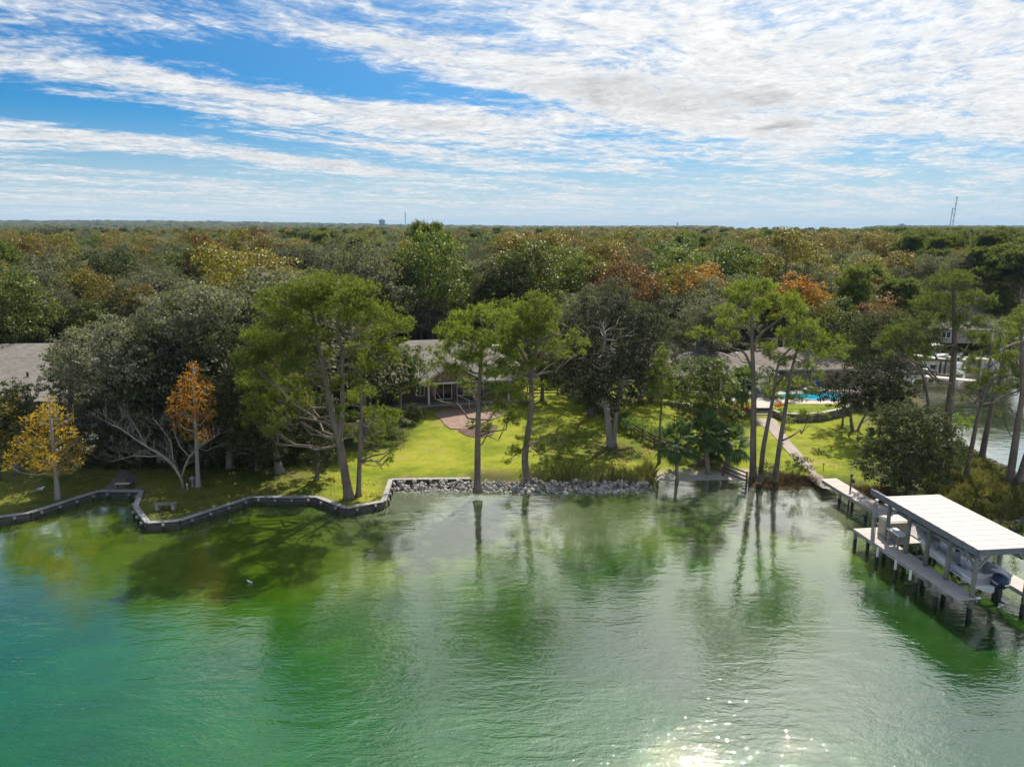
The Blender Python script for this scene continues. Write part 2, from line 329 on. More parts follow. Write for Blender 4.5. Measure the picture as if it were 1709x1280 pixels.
# ground
def ground_mat():
    m, nt, b, g = new_mat('ground cover')
    t = nd(nt, 'ShaderNodeTexCoord'); p = t.outputs['Object']
    at = nd(nt, 'ShaderNodeAttribute', attribute_name='zone'); zr, zg, zb = g.sep(at.outputs['Color'])
    big = g.noise(p, 0.16, 5, 0.6, 0.5); mid = g.noise(p, 0.9, 5, 0.65); fine = g.noise(p, 7.0, 4, 0.7)
    mp = nd(nt, 'ShaderNodeMapping'); nt.links.new(p, mp.inputs[0]); mp.inputs['Scale'].default_value = (0.35, 1.6, 1)
    mow = g.noise(mp.outputs[0], 1.2, 3, 0.6)
    f = g.m('ADD', g.m('MULTIPLY', big, 0.45), g.m('ADD', g.m('MULTIPLY', mid, 0.25), g.m('ADD', g.m('MULTIPLY', fine, 0.22), g.m('MULTIPLY', mow, 0.15))))
    lawn = g.ramp(f, [(0.40, (0.07, 0.11, 0.010)), (0.5, (0.15, 0.19, 0.013)), (0.58, (0.24, 0.26, 0.022)), (0.68, (0.33, 0.29, 0.06))])
    dry = g.mapr(g.m('ADD', g.m('MULTIPLY', g.noise(p, 0.28, 4, 0.65), 0.75), g.m('MULTIPLY', mid, 0.3)), 0.575, 0.68)
    lawn = g.mix(g.m('MULTIPLY', dry, 0.55), lawn, (0.27, 0.20, 0.09))
    sand = g.ramp(g.m('ADD', g.m('MULTIPLY', mid, 0.6), g.m('MULTIPLY', fine, 0.4)), [(0.35, (0.46, 0.425, 0.37)), (0.62, (0.62, 0.57, 0.51))])
    duff = g.ramp(g.m('ADD', g.m('MULTIPLY', mid, 0.5), g.m('MULTIPLY', fine, 0.5)), [(0.35, (0.05, 0.04, 0.026)), (0.55, (0.10, 0.085, 0.045)), (0.7, (0.17, 0.14, 0.08))])
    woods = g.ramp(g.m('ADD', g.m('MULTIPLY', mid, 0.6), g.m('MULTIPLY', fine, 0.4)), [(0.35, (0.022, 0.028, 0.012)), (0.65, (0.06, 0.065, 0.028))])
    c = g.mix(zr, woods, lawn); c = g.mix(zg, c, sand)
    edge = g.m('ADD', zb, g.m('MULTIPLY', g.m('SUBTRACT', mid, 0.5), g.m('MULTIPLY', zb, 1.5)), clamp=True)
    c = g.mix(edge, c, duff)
    nt.links.new(c, b.inputs['Base Color']); b.inputs['Roughness'].default_value = 0.95; b.inputs['Specular IOR Level'].default_value = 0.15
    bp = nd(nt, 'ShaderNodeBump'); bp.inputs['Strength'].default_value = 0.8; bp.inputs['Distance'].default_value = 0.06
    nt.links.new(g.m('ADD', fine, g.m('MULTIPLY', mid, 0.8)), bp.inputs['Height']); nt.links.new(bp.outputs[0], b.inputs['Normal'])
    return m
M['ground'] = ground_mat()

# ------------------------------------------------------------------ terrain
def sstep(a, b, x):
    t = np.clip((x - a) / (b - a), 0, 1); return t * t * (3 - 2 * t)
wall_px = [(-420, 905), (-160, 884), (0, 862), (50, 855), (110, 836), (165, 819), (236, 819), (226, 845), (247, 872), (300, 868), (420, 829), (530, 829), (578, 847), (640, 836), (652, 800), (785, 798)]
WALL = [P(x, y, 0.6) for x, y in wall_px]
rock_px = [(800, 806), (850, 808), (900, 811), (960, 811), (1020, 811), (1075, 808)]
beach_px = [(1092, 804), (1130, 806), (1170, 804), (1215, 803), (1248, 805), (1262, 812), (1300, 814), (1335, 814), (1360, 812), (1385, 813), (1420, 822), (1460, 838), (1510, 855), (1560, 862), (1610, 868), (1660, 878), (1695, 881), (1712, 873), (1745, 858), (1775, 840), (1755, 825),
            (1712, 808), (1690, 795), (1655, 776), (1620, 757), (1592, 735), (1568, 708), (1550, 683), (1536, 655), (1505, 640), (1462, 626), (1452, 606), (1478, 591), (1530, 582), (1620, 579), (1709, 577), (1790, 576)]
NAT = [P(x, y, 0.0) for x, y in rock_px + beach_px]
OUT = [(p.x, p.y) for p in WALL] + [(p.x, p.y) for p in NAT] + [(150, NAT[-1].y - 2), (150, 128), (-150, 128), (-150, WALL[0].y - 3)]
nat = np.array([(p.x, p.y) for p in NAT] + [(150, NAT[-1].y - 2)])
wallnp = np.array([(p.x, p.y) for p in WALL])
def seg_dist(X, Y, poly):
    best = np.full(X.shape, 1e9)
    for (ax, ay), (bx, by) in zip(poly[:-1], poly[1:]):
        ex, ey = bx - ax, by - ay; L = ex * ex + ey * ey + 1e-9
        t = np.clip(((X - ax) * ex + (Y - ay) * ey) / L, 0, 1)
        best = np.minimum(best, np.hypot(X - ax - t * ex, Y - ay - t * ey))
    return best
def inside(X, Y, poly):
    r = np.zeros(X.shape, bool); n = len(poly)
    for i in range(n):
        x1, y1 = poly[i]; x2, y2 = poly[(i + 1) % n]
        if y1 == y2: continue
        c = ((y1 > Y) != (y2 > Y)) & (X < (x2 - x1) * (Y - y1) / (y2 - y1) + x1); r ^= c
    return r
def Gz(X, Y):
    X = np.asarray(X, float); Y = np.asarray(Y, float)
    base = 0.55 + 1.0 * sstep(55, 78, Y) + 1.2 * sstep(80, 125, Y)
    penin = sstep(26, 36, X) * (1 - sstep(62, 80, Y))
    base = base * (1 - penin) + penin * 0.9
    d = seg_dist(X, Y, nat)
    slope = np.where((X > 10.5) & (X < 20.0), 0.14, 0.5)
    low = np.where((X > 10.5) & (X < 20.5), -0.05, -0.22) + d * slope
    far = 2.75 + 0.0 * Y
    ang = np.arctan2(X, np.maximum(Y, 1.0)) * 57.3
    rise = sstep(1200, 4200, Y) * (30 * (1 - sstep(-32, 4, ang)) + 12) + sstep(250, 1500, Y) * 2
    gap = sstep(15.5, 17, ang) * (1 - sstep(25, 26.5, ang))
    rise = rise * (1 - gap * sstep(2000, 2600, Y)) - gap * sstep(2000, 2600, Y) * 8
    z = np.where(Y < 128, np.minimum(base, low), far + rise)
    return z
def gz(x, y): return float(Gz(np.array([x]), np.array([y]))[0])
TERR = [P(x, y, 1.2) for x, y in [(1195, 705), (1230, 708), (1262, 706), (1300, 708), (1330, 708), (1370, 706), (1400, 697), (1420, 684)]]
# near land: constrained triangulation so that its edge follows the seawall exactly
pts = [Vector(p) for p in OUT]; nout = len(pts)
edges = [(i, (i + 1) % nout) for i in range(nout)]
gx, gy = [], []
for step, x0, x1, y0, y1 in ((1.1, -48, 48, 44, 84), (2.5, -150, 150, 44, 127)):
    a, b = np.meshgrid(np.arange(x0, x1, step), np.arange(y0, y1, step))
    a = a + rng.uniform(-.15, .15, a.shape); b = b + rng.uniform(-.15, .15, b.shape)
    k = np.ones(a.shape, bool)
    if step > 2: k = ~((a > -48.5) & (a < 48.5) & (b < 84.5))
    gx.append(a[k]); gy.append(b[k])
gx = np.concatenate(gx); gy = np.concatenate(gy)
OUTn = np.array(OUT)
k = inside(gx, gy, OUT) & (seg_dist(gx, gy, np.vstack([OUTn, OUTn[:1]])) > 0.35)
pts += [Vector((a, b)) for a, b in zip(gx[k], gy[k])]
cv, ce, cf, _, _, _ = geometry.delaunay_2d_cdt(pts, edges, [], 1, 1e-4)
V = np.array([(v.x, v.y) for v in cv])
Z = Gz(V[:, 0], V[:, 1])
onwall = seg_dist(V[:, 0], V[:, 1], wallnp) < 0.02
Z[onwall] = 0.5
onnat = seg_dist(V[:, 0], V[:, 1], nat) < 0.02
Z[onnat & ~onwall] = np.where((V[:, 0] > 10.5) & (V[:, 0] < 20.5), -0.05, -0.22)[onnat & ~onwall]
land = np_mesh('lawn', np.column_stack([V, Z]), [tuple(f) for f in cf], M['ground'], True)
def zones(me):
    co = np.empty(len(me.vertices) * 3, np.float32); me.vertices.foreach_get('co', co); co = co.reshape(-1, 3).astype(float)
    X, Y, Zz = co.T
    wood = (sstep(-9.5, -12.5, X) * sstep(57, 60, Y)) ; wood = 0 * X
    lawn = np.ones_like(X)
    treeline = 80 + 0 * X
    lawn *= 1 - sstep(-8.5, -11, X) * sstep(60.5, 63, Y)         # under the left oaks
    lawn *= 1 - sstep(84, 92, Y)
    lawn *= 1 - .5 * sstep(-13, -17, X)  # tree shade over the left lawn put into the ground colour
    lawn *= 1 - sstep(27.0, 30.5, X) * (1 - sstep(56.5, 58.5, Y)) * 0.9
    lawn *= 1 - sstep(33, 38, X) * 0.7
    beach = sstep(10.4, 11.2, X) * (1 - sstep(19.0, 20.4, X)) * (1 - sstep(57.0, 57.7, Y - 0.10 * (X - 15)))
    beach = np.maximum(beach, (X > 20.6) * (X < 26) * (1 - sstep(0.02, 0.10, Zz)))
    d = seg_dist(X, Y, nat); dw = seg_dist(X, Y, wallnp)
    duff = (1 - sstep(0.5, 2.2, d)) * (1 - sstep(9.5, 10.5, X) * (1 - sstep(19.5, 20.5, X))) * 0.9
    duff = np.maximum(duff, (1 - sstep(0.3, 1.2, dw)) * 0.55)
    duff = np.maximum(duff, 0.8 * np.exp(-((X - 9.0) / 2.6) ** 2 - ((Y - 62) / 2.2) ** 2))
    fe = np.array([(p.x, p.y) for p in (P(940, 655, 1.4), P(990, 672, 1.4), P(1040, 705, 1.2), P(1130, 745, 1.0))])
    duff = np.maximum(duff, 0.95 * (1 - sstep(0.6, 1.3, seg_dist(X, Y, fe))))
    a = me.color_attributes.new('zone', 'FLOAT_COLOR', 'POINT')
    arr = np.column_stack([lawn, beach, duff, np.ones_like(X)]).astype(np.float32)
    a.data.foreach_set('color', arr.ravel())
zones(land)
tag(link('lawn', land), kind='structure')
# far land, a grid that dips below the water where inlets and the bay lie
ys = np.concatenate([np.linspace(128, 260, 30), np.geomspace(266, 9000, 60)])
xs = np.linspace(-1.3, 1.3, 90)
yy, xx = np.meshgrid(ys, xs, indexing='ij'); XX = xx * yy * 1.0; 
ZZ = Gz(XX, yy + 0.01)
bay = inside(XX.ravel(), yy.ravel(), [(118, 168), (400, 160), (420, 235), (128, 226)]).reshape(XX.shape)
ZZ = np.where(bay, -1.0, ZZ)
ZZ[0, :] = Gz(XX[0], np.full(XX.shape[1], 127.99)); ZZ[0] = 2.7
nr, nc = XX.shape
idx = np.arange(nr * nc).reshape(nr, nc)
F = np.stack([idx[:-1, :-1], idx[:-1, 1:], idx[1:, 1:], idx[1:, :-1]], -1).reshape(-1, 4)
far = np_mesh('terrain', np.column_stack([XX.ravel(), yy.ravel(), ZZ.ravel()]), F[:, ::-1], M['ground'], True)
a = far.color_attributes.new('zone', 'FLOAT_COLOR', 'POINT'); arr = np.zeros((len(far.vertices), 4), np.float32); arr[:, 3] = 1; a.data.foreach_set('color', arr.ravel())
far.flip_normals() if False else None
tag(link('terrain', far), kind='structure')

# ------------------------------------------------------------------ water
xs = np.concatenate([np.linspace(-9000, -150, 18)[:-1], np.linspace(-150, 150, 121), np.linspace(150, 9000, 18)[1:]])
ys = np.concatenate([np.linspace(-60, 128, 95), np.geomspace(134, 12000, 30)])
yy, xx = np.meshgrid(ys, xs, indexing='ij')
D = seg_dist(xx, yy, np.vstack([wallnp, nat])); land_in = inside(xx.ravel(), yy.ravel(), OUT).reshape(xx.shape)
D = np.where(land_in, 0, D)
nr, nc = xx.shape; idx = np.arange(nr * nc).reshape(nr, nc)
F = np.stack([idx[:-1, :-1], idx[:-1, 1:], idx[1:, 1:], idx[1:, :-1]], -1).reshape(-1, 4)
sand = np.exp(-((xx + 6) / 5.5) ** 2 - ((yy - 50) / 6) ** 2) + 1.1 * np.exp(-((xx - 20) / 9) ** 2 - ((yy - 52) / 6) ** 2) + 0.7 * np.exp(-((xx - 4) / 4) ** 2 - ((yy - 47) / 4) ** 2)
sand = np.clip(sand + .6 * sstep(34, 44, xx) * sstep(56, 66, yy), 0, 1)  # channel's pale silver sheen put into the water colour through the sand mask
deep = sstep(3, 26, D) * 0.9
teal = 1 - sstep(26, 40, yy + 0.42 * (xx + 12))
w = np_mesh('lake_water', np.column_stack([xx.ravel(), yy.ravel(), np.zeros(xx.size)]), F)
a = w.color_attributes.new('bed', 'FLOAT_COLOR', 'POINT')
a.data.foreach_set('color', np.column_stack([sand.ravel(), deep.ravel(), teal.ravel(), np.clip(D / 40, 0, 1).ravel()]).astype(np.float32).ravel())
m, nt, b, g = new_mat('lake water')
t = nd(nt, 'ShaderNodeTexCoord'); p = t.outputs['Object']
at = nd(nt, 'ShaderNodeAttribute', attribute_name='bed'); s_, d_, t_ = g.sep(at.outputs['Color'])
n1 = g.noise(p, 0.10, 5, 0.6, 0.6); n2 = g.noise(p, 0.5, 5, 0.65, 0.3)
var = g.m('ADD', g.m('MULTIPLY', n1, 0.65), g.m('MULTIPLY', n2, 0.35))
grass_ = g.ramp(var, [(0.34, (0.005, 0.035, 0.001)), (0.5, (0.016, 0.072, 0.002)), (0.64, (0.045, 0.12, 0.004))])
shallow = g.ramp(var, [(0.34, (0.05, 0.11, 0.006)), (0.5, (0.12, 0.20, 0.012)), (0.66, (0.22, 0.29, 0.035))])
deepc = g.ramp(var, [(0.34, (0.003, 0.024, 0.002)), (0.66, (0.008, 0.050, 0.003))])
tealc = g.ramp(var, [(0.34, (0.003, 0.055, 0.004)), (0.66, (0.007, 0.11, 0.007))])
sand_sheen = g.ramp(var, [(0.34, (0.14, 0.17, 0.13)), (0.66, (0.30, 0.33, 0.27))])
c = g.mix(g.mapr(d_, 0.0, 0.45), shallow, grass_); c = g.mix(g.mapr(d_, 0.4, 0.9), c, deepc); c = g.mix(t_, c, tealc)
c = g.mix(g.m('MULTIPLY', s_, g.mapr(var, 0.35, 0.55, 0.5, 1.0)), c, sand_sheen)
body = nd(nt, 'ShaderNodeBsdfDiffuse'); nt.links.new(c, body.inputs[0])
tr = nd(nt, 'ShaderNodeBsdfTransparent'); tr.inputs[0].default_value = (0.62, 0.80, 0.55, 1)
mxb = nd(nt, 'ShaderNodeMixShader'); nt.links.new(g.mapr(d_, 0.0, 0.5, 0.6, 0.95), mxb.inputs[0]); nt.links.new(tr.outputs[0], mxb.inputs[1]); nt.links.new(body.outputs[0], mxb.inputs[2])
gl = nd(nt, 'ShaderNodeBsdfGlossy'); gl.inputs['Roughness'].default_value = 0.045; gl.inputs[0].default_value = (1, .98, .90, 1); gl.inputs['Roughness'].default_value = 0.03
def wav(rot, sx, sy, scale, det=3, dist=0.8, rough=0.55):
    mp = nd(nt, 'ShaderNodeMapping'); nt.links.new(p, mp.inputs[0]); mp.inputs['Rotation'].default_value = (0, 0, R(rot)); mp.inputs['Scale'].default_value = (sx, sy, 1)
    return g.noise(mp.outputs[0], scale, det, rough, dist)
x_, y_, _z = g.sep(p)
w1 = wav(-28, 0.28, 1.0, 1.15); w2 = wav(32, 0.32, 1.0, 1.25); w3 = wav(8, 0.6, 1.0, 3.6, 3, 0.5); w4 = wav(60, 1, 1, 9.0, 2, 0.3); w5 = wav(0, 0.6, 1, 0.35, 2, 0.4)
right = g.mapr(x_, -6, 18)
mixw = g.m('ADD', g.m('MULTIPLY', w1, g.m('SUBTRACT', 1.15, right)), g.m('MULTIPLY', w2, g.m('ADD', 0.15, right)))
calm = g.mapr(g.noise(p, 0.055, 3, 0.5, 0.8), 0.38, 0.62, 0.45, 1.15)
near = g.mapr(y_, 24, 41, 1.0, 0.26)
h = g.m('ADD', g.m('MULTIPLY', mixw, 1.0), g.m('ADD', g.m('MULTIPLY', w3, 0.52), g.m('MULTIPLY', w4, 0.17)))
h = g.m('ADD', g.m('MULTIPLY', g.m('MULTIPLY', h, calm), near), g.m('MULTIPLY', w5, 0.4))
bp = nd(nt, 'ShaderNodeBump'); bp.inputs['Strength'].default_value = 1.0; bp.inputs['Distance'].default_value = 0.07; nt.links.new(h, bp.inputs['Height'])
nt.links.new(bp.outputs[0], gl.inputs['Normal'])
fr = nd(nt, 'ShaderNodeFresnel'); fr.inputs[0].default_value = 1.5; nt.links.new(bp.outputs[0], fr.inputs['Normal'])
mx = nd(nt, 'ShaderNodeMixShader'); nt.links.new(g.m('MULTIPLY', fr.outputs[0], 2.7, clamp=True), mx.inputs[0]); nt.links.new(mxb.outputs[0], mx.inputs[1]); nt.links.new(gl.outputs[0], mx.inputs[2])
nt.links.new(mx.outputs[0], nt.nodes['Material Output'].inputs[0])
w.materials.append(m); WATER = m
tag(link('lake_water', w), kind='structure')
# lake bed below it
zb = -np.clip(0.15 + D * 0.10, 0.15, 2.8)
zb = np.where(seg_dist(xx, yy, wallnp) < 3, np.minimum(zb, -0.5), zb)
bed = np_mesh('lake_bed', np.column_stack([xx.ravel(), yy.ravel(), (zb - 0.12).ravel()]), F, plain('lake bed sand', (0.32, 0.33, 0.20), 0.95, 0.4, 0.4, 0.2, 3.0, col2=(0.08, 0.13, 0.03)))
tag(link('lake_bed', bed), kind='structure')
# ------------------------------------------------------------------ seawalls
def seawall(pts, label, capmat, z=0.6, wdt=0.36):
    root = empty('seawall', (pts[0].x, pts[0].y, 0), 0, label, 'seawall'); O = Vector((pts[0].x, pts[0].y, 0))
    for a, b in zip(pts[:-1], pts[1:]):
        a = Vector((a.x, a.y, 0)) - O; b = Vector((b.x, b.y, 0)) - O
        d = b - a; L = d.length; d.normalize(); nrm = Vector((d.y, -d.x, 0))
        mb = MB(); n = max(1, int(L / 0.28))
        for i in range(n):       # sheet planks, alternate ones proud
            c = a + d * (L * (i + .5) / n) + nrm * (0.03 if i % 2 else 0.0)
            mb.box((c.x, c.y, -0.30), (L / n - 0.015, 0.08, 1.6), rz=math.atan2(d.y, d.x))
        tag(mb.build('sheet_planks', M['sheetpile'], root), kind='stuff')
        mb = MB(); mb.beam(a + nrm * 0.12 + Vector((0, 0, z - .22)), b + nrm * 0.12 + Vector((0, 0, z - .22)), 0.1, 0.18); mb.build('waler', M['sheetpile'], root)
        n = max(1, round(L / 1.9))
        for i in range(n):
            c0 = a + d * (L * i / n + 0.012); c1 = a + d * (L * (i + 1) / n - 0.012); j = random.uniform(-.012, .012)
            mb = MB(); mb.beam(c0 + Vector((0, 0, z + j)), c1 + Vector((0, 0, z + j + random.uniform(-.008, .008))), wdt, 0.07)
            mb.build('cap_board', capmat, root)
        n = max(1, int(L / 1.15))
        for i in range(n):
            c = a + d * (L * (i + .5) / n) + nrm * 0.30
            mb = MB(); mb.tube([(c.x, c.y, -1.4), (c.x, c.y, z - .26)], 0.075, 7); p_ = mb.build('pile', M['pile_wet'], root); mb = MB(); mb.box((c.x, c.y, z - .16 + random.uniform(-.02, .02)), (.16, .16, .16), rz=math.atan2(d.y, d.x)); mb.build('pile_head', M['wood'], p_)
seawall(WALL[:6] , 'long dark timber seawall curving along the far left lawn', M['cap_dark'])
seawall(WALL[5:9], 'short zigzag seawall around the little notch in the left shore', M['cap_dark'])
seawall(WALL[8:12], 'grey capped seawall in front of the shaded lawn between notch and big pine', M['cap_dark'])
seawall(WALL[11:15], 'weathered seawall in front of the forked pine, ending in a corner', M['cap'])
seawall(WALL[14:], 'pale straight seawall cap above the white rocks', M['cap'])

# ------------------------------------------------------------------ rocks
def rock_mesh(seed, name='rock'):
    r_ = random.Random(seed); mb = MB()
    bm_v = []
    import bmesh
    bm = bmesh.new(); bmesh.ops.create_icosphere(bm, subdivisions=2 if seed < 100 else 1, radius=1)
    s = Vector((r_.uniform(.8, 1.3), r_.uniform(.7, 1.1), r_.uniform(.55, .85)))
    pl = [(Vector((r_.gauss(0, 1), r_.gauss(0, 1), r_.gauss(0, 1))).normalized(), r_.uniform(.55, .85)) for _ in range(7)]
    for v in bm.verts:
        for nrm, dd in pl:
            e = v.co.dot(nrm) - dd
            if e > 0: v.co -= nrm * e
        v.co += v.co.normalized() * noise.noise(v.co * 2 + Vector((seed, 0, 0))) * .12
        v.co = Vector((v.co.x * s.x, v.co.y * s.y, v.co.z * s.z))
    me = bpy.data.meshes.new(name); bm.to_mesh(me); bm.free(); return me
ROCKS = [rock_mesh(i + 200) for i in range(8)]
for r_ in ROCKS: r_.materials.append(M['rock'])
DROCKS = [rock_mesh(i + 300, 'shore_rock') for i in range(5)]
for r_ in DROCKS: r_.materials.append(M['rock_dark'])
def revetment(top, toe, n, meshes, label, smin, smax, ztop=.62, name='riprap'):
    root = empty(name, (top[0].x, top[0].y, 0), 0, label, 'rocks'); O = Vector((top[0].x, top[0].y, 0))
    L = [0]; 
    for a, b in zip(top[:-1], top[1:]): L.append(L[-1] + (b - a).length)
    def at_(poly, s):
        for i in range(len(poly) - 1):
            if s <= L[i + 1]: return poly[i].lerp(poly[i + 1], (s - L[i]) / (L[i + 1] - L[i]))
        return poly[-1]
    for i in range(n):
        s = random.uniform(0, L[-1]); t = random.random() ** 0.85
        p = at_(top, s).lerp(at_(toe, s), t); sc = random.uniform(smin, smax) * (0.8 + 0.4 * t)
        z = ztop * (1 - t) ** 1.0 - 0.12 * t + random.uniform(-.06, .10)
        o = link('rock', random.choice(meshes), None, root, (p.x - O.x, p.y - O.y, z), (random.uniform(-.6, .6), random.uniform(-.6, .6), random.uniform(0, 6.3)), (sc, sc * random.uniform(.8, 1.1), sc))
def flat(pxs, z): return [Vector((p.x, p.y, 0)) for p in [P(x, y, z) for x, y in pxs]]
revetment(flat([(657, 803), (785, 802), (880, 799), (960, 800), (1030, 802), (1082, 806)], .6), flat([(657, 819), (785, 821), (880, 824), (960, 824), (1030, 823), (1090, 815)], 0), 300, ROCKS, 'band of white limestone rocks between the lawn and the water', .14, .29)
revetment(flat([(657, 803), (785, 802), (880, 799), (960, 800), (1030, 802), (1082, 806)], .6), flat([(657, 819), (785, 821), (880, 824), (960, 824), (1030, 823), (1090, 815)], 0), 0, ROCKS, 'x', .2, .3) if False else None
big = MB(); 
for i in range(1100):      # the smaller stones filling the band
    s = random.random(); top = Vector((-9.0 + 19.6 * s, 54.45, 0)); t = random.random()
    p = Vector((top.x, top.y - t * 1.5, .5 * (1 - t) - .12 + random.uniform(-.05, .05)))
    me = random.choice(ROCKS); sc = random.uniform(.08, .19); rot = Matrix.Rotation(random.uniform(0, 6.3), 3, 'Z')
    big.add([rot @ (v.co * sc) + p for v in me.vertices], [tuple(f.vertices) for f in me.polygons])
tag(big.build('small_stones', M['rock']), 'small pale stones filling the gaps of the white rock band', 'stones', kind='stuff')
sh = [(1588, 737), (1620, 757), (1655, 776), (1690, 795), (1712, 808), (1755, 825)]
revetment(flat(sh, .4), flat([(x + 10, y - 2) for x, y in sh], 0), 130, DROCKS, 'dark rocks edging the point along the far channel', .18, .42, .35)
sh = [(1560, 860), (1610, 866), (1660, 874), (1695, 876), (1712, 869), (1745, 855)]
revetment(flat([(x, y - 4) for x, y in sh], .4), flat([(x, y + 8) for x, y in sh], 0), 110, DROCKS, 'dark rocks at the tip of the point behind the boathouse', .18, .45, .4)

# ------------------------------------------------------------------ dock, boathouse and boat, in the dock's own frame (x right, y away from the camera)
DH = R(-7.5 + 0)            # dock heading
DO = P(1424, 882, 1.2); DO.z = 0
def L2(b, a, z=0.0): return Vector((b, -a, z))          # b right, a towards the camera
DROOT_ROT = R(7.5)
def dock_thing(name, label, cat, group=None): return empty(name, DO, DROOT_ROT, label, cat, group)
DZ = 1.2
dk = dock_thing('dock', 'pale boathouse dock with a wide head and a narrow walkway beside the boat', 'dock')
board = MB(); board.box((0, 0, 0), (1, 0.135, 0.04)); BOARD = board.mesh('deck_board', M['deck'])
GB = MB(); GB.box((0, 0, 0), (1, 0.135, 0.04)); GBOARD = GB.mesh('deck_board', M['deck_grey'])
def boards(root, b0, b1, a0, a1, pitch=0.28, me=BOARD, z=DZ):
    n = int(round((a1 - a0) / pitch))
    for i in range(n):
        a = a0 + pitch * (i + .5)
        link('deck_board', me, None, root, L2((b0 + b1) / 2, a, z - .02 + random.uniform(-.004, .004)), (0, 0, random.uniform(-.003, .003)), (b1 - b0, pitch / 0.135 * .965, 1))
boards(dk, 0, 2.9, 0, 2.5, me=BOARD); boards(dk, 0, 1.22, 2.5, 9.2, me=BOARD)
def framing(root, b0, b1, a0, a1, z=DZ):
    mb = MB()
    for b in (b0 + .05, (b0 + b1) / 2, b1 - .05): mb.beam(L2(b, a0 + .03, z - .15), L2(b, a1 - .03, z - .15), .06, .2)
    mb.build('joists', M['cap_dark'], root)
framing(dk, 0, 2.9, 0, 2.5); framing(dk, 0, 1.22, 2.5, 9.2)
def pile(root, b, a, z1, r=.13, z0=-2.4, name='pile', wet=.55):
    mb = MB(); mb.tube([L2(b, a, wet), L2(b, a, z1)], [r, r * .95], 10); o = mb.build(name, M['pile'], root, True)
    mb = MB(); mb.tube([L2(b, a, z0), L2(b, a, wet - .002)], r * 1.03, 10); mb.build('pile_foot', M['pile_wet'], o, True)
    return o
for b, a in ((.12, .15), (.12, 2.4), (.12, 4.2), (.1, 6.0), (.1, 7.6), (1.0, .2), (2.7, .3), (2.7, 2.3)): pile(dk, b, a, DZ - .06, .11)
for a in (2.6, 4.3, 5.6):
    mb = MB(); mb.tube([L2(.0, a, .5), L2(0, a, 1.1)], .075, 8); mb.build('fender', M['white'], dk)
mb = MB(); mb.box(L2(.0, 7.0, 1.0), (.25, .35, .35)); mb.box(L2(.02, 8.7, .98), (.25, .3, .3)); mb.build('bracket', M['pile'], dk)
mb = MB(); mb.box(L2(1.16, 9.22, 1.25), (.22, .1, .08)); mb.build('cleat', M['white'], dk)
# right finger pier
fp = dock_thing('finger_pier', 'pale narrow pier on the far side of the boat slip', 'dock')
boards(fp, 4.0, 5.15, 1.0, 9.4, me=BOARD); framing(fp, 4.0, 5.15, 1.0, 9.4)
for b, a in ((5.05, 1.2), (5.05, 5), (5.05, 9.2), (4.1, 4.4)): pile(fp, b, a, DZ - .06, .11)
# boathouse: posts, beams, braces, roof
bh = dock_thing('boathouse', 'open boathouse with a flat pale roof on timber posts over the white motorboat', 'boathouse')
ZB = 3.75
for i, a in enumerate((1.88, 3.72, 5.4, 7.05, 8.95)):
    pile(bh, 1.0, a, ZB - .17, .125, name='post'); pile(bh, 4.12, a, ZB - .17, .125, name='post')
def beam_(root, name, p, q, w_, h_, mat=M['beam']): mb = MB(); mb.beam(p, q, w_, h_); return mb.build(name, mat, root)
beam_(bh, 'eave_beam', L2(.82, -1.0 + 1.2, ZB), L2(.82, 9.12, ZB), .08, .36)
beam_(bh, 'eave_beam', L2(1.04, .25, ZB - .02), L2(1.04, 9.08, ZB - .02), .07, .28)
beam_(bh, 'eave_beam', L2(4.22, 1.6, ZB), L2(4.22, 9.12, ZB), .08, .36)
beam_(bh, 'gable_beam', L2(.87, 9.16, ZB), L2(4.30, 9.16, ZB), .08, .34)
beam_(bh, 'gable_beam', L2(.87, 1.72, ZB), L2(4.17, 1.72, ZB), .08, .34)
beam_(bh, 'lift_beam', L2(1.35, .9, 3.1), L2(1.35, 8.8, 3.1), .12, .16)
beam_(bh, 'lift_beam', L2(3.8, .9, 3.1), L2(3.8, 8.8, 3.1), .12, .16)
for a in (2.4, 3.6, 4.8, 6.0, 7.2, 8.4): beam_(bh, 'rafter', L2(.90, a, ZB + .02), L2(4.16, a, ZB + .02), .06, .2)
for b0, b1, a0, a1 in ((1.0, 1.0, 8.85, 8.1), (1.05, 1.8, 8.97, 8.97), (4.1, 3.35, 8.97, 8.97), (4.12, 4.12, 8.85, 8.1), (1.0, 1.0, 1.95, 2.6)):
    beam_(bh, 'brace', L2(b0, a0, 2.75), L2(b1, a1, 3.55), .08, .1, M['wood'])
npan = 12; a0, a1 = 1.7, 9.28
rib = MB(); w0 = (a1 - a0) / npan
for i in range(npan):
    pa = a0 + w0 * i; zc = ZB + .235
    prof = [(0.0, .0), (.18, .0), (.20, .016), (.24, .016), (.26, 0), (w0 - .001, 0)]
    vs_ = []
    for b in (.72, 4.36):
        zz = zc - (b - .72) * .012 
        vs_ += [tuple(L2(b, pa + q, zz + h)) for q, h in prof] + [tuple(L2(b, pa + q, zz + h - .03)) for q, h in reversed(prof)]
    n_ = 12; mb = MB(); mb.add(vs_, [tuple(reversed(range(n_))), tuple(range(n_, 2 * n_))] + [(j, (j + 1) % n_, n_ + (j + 1) % n_, n_ + j) for j in range(n_)])
    mb.build('roof_panel', M['roofmetal'], bh)
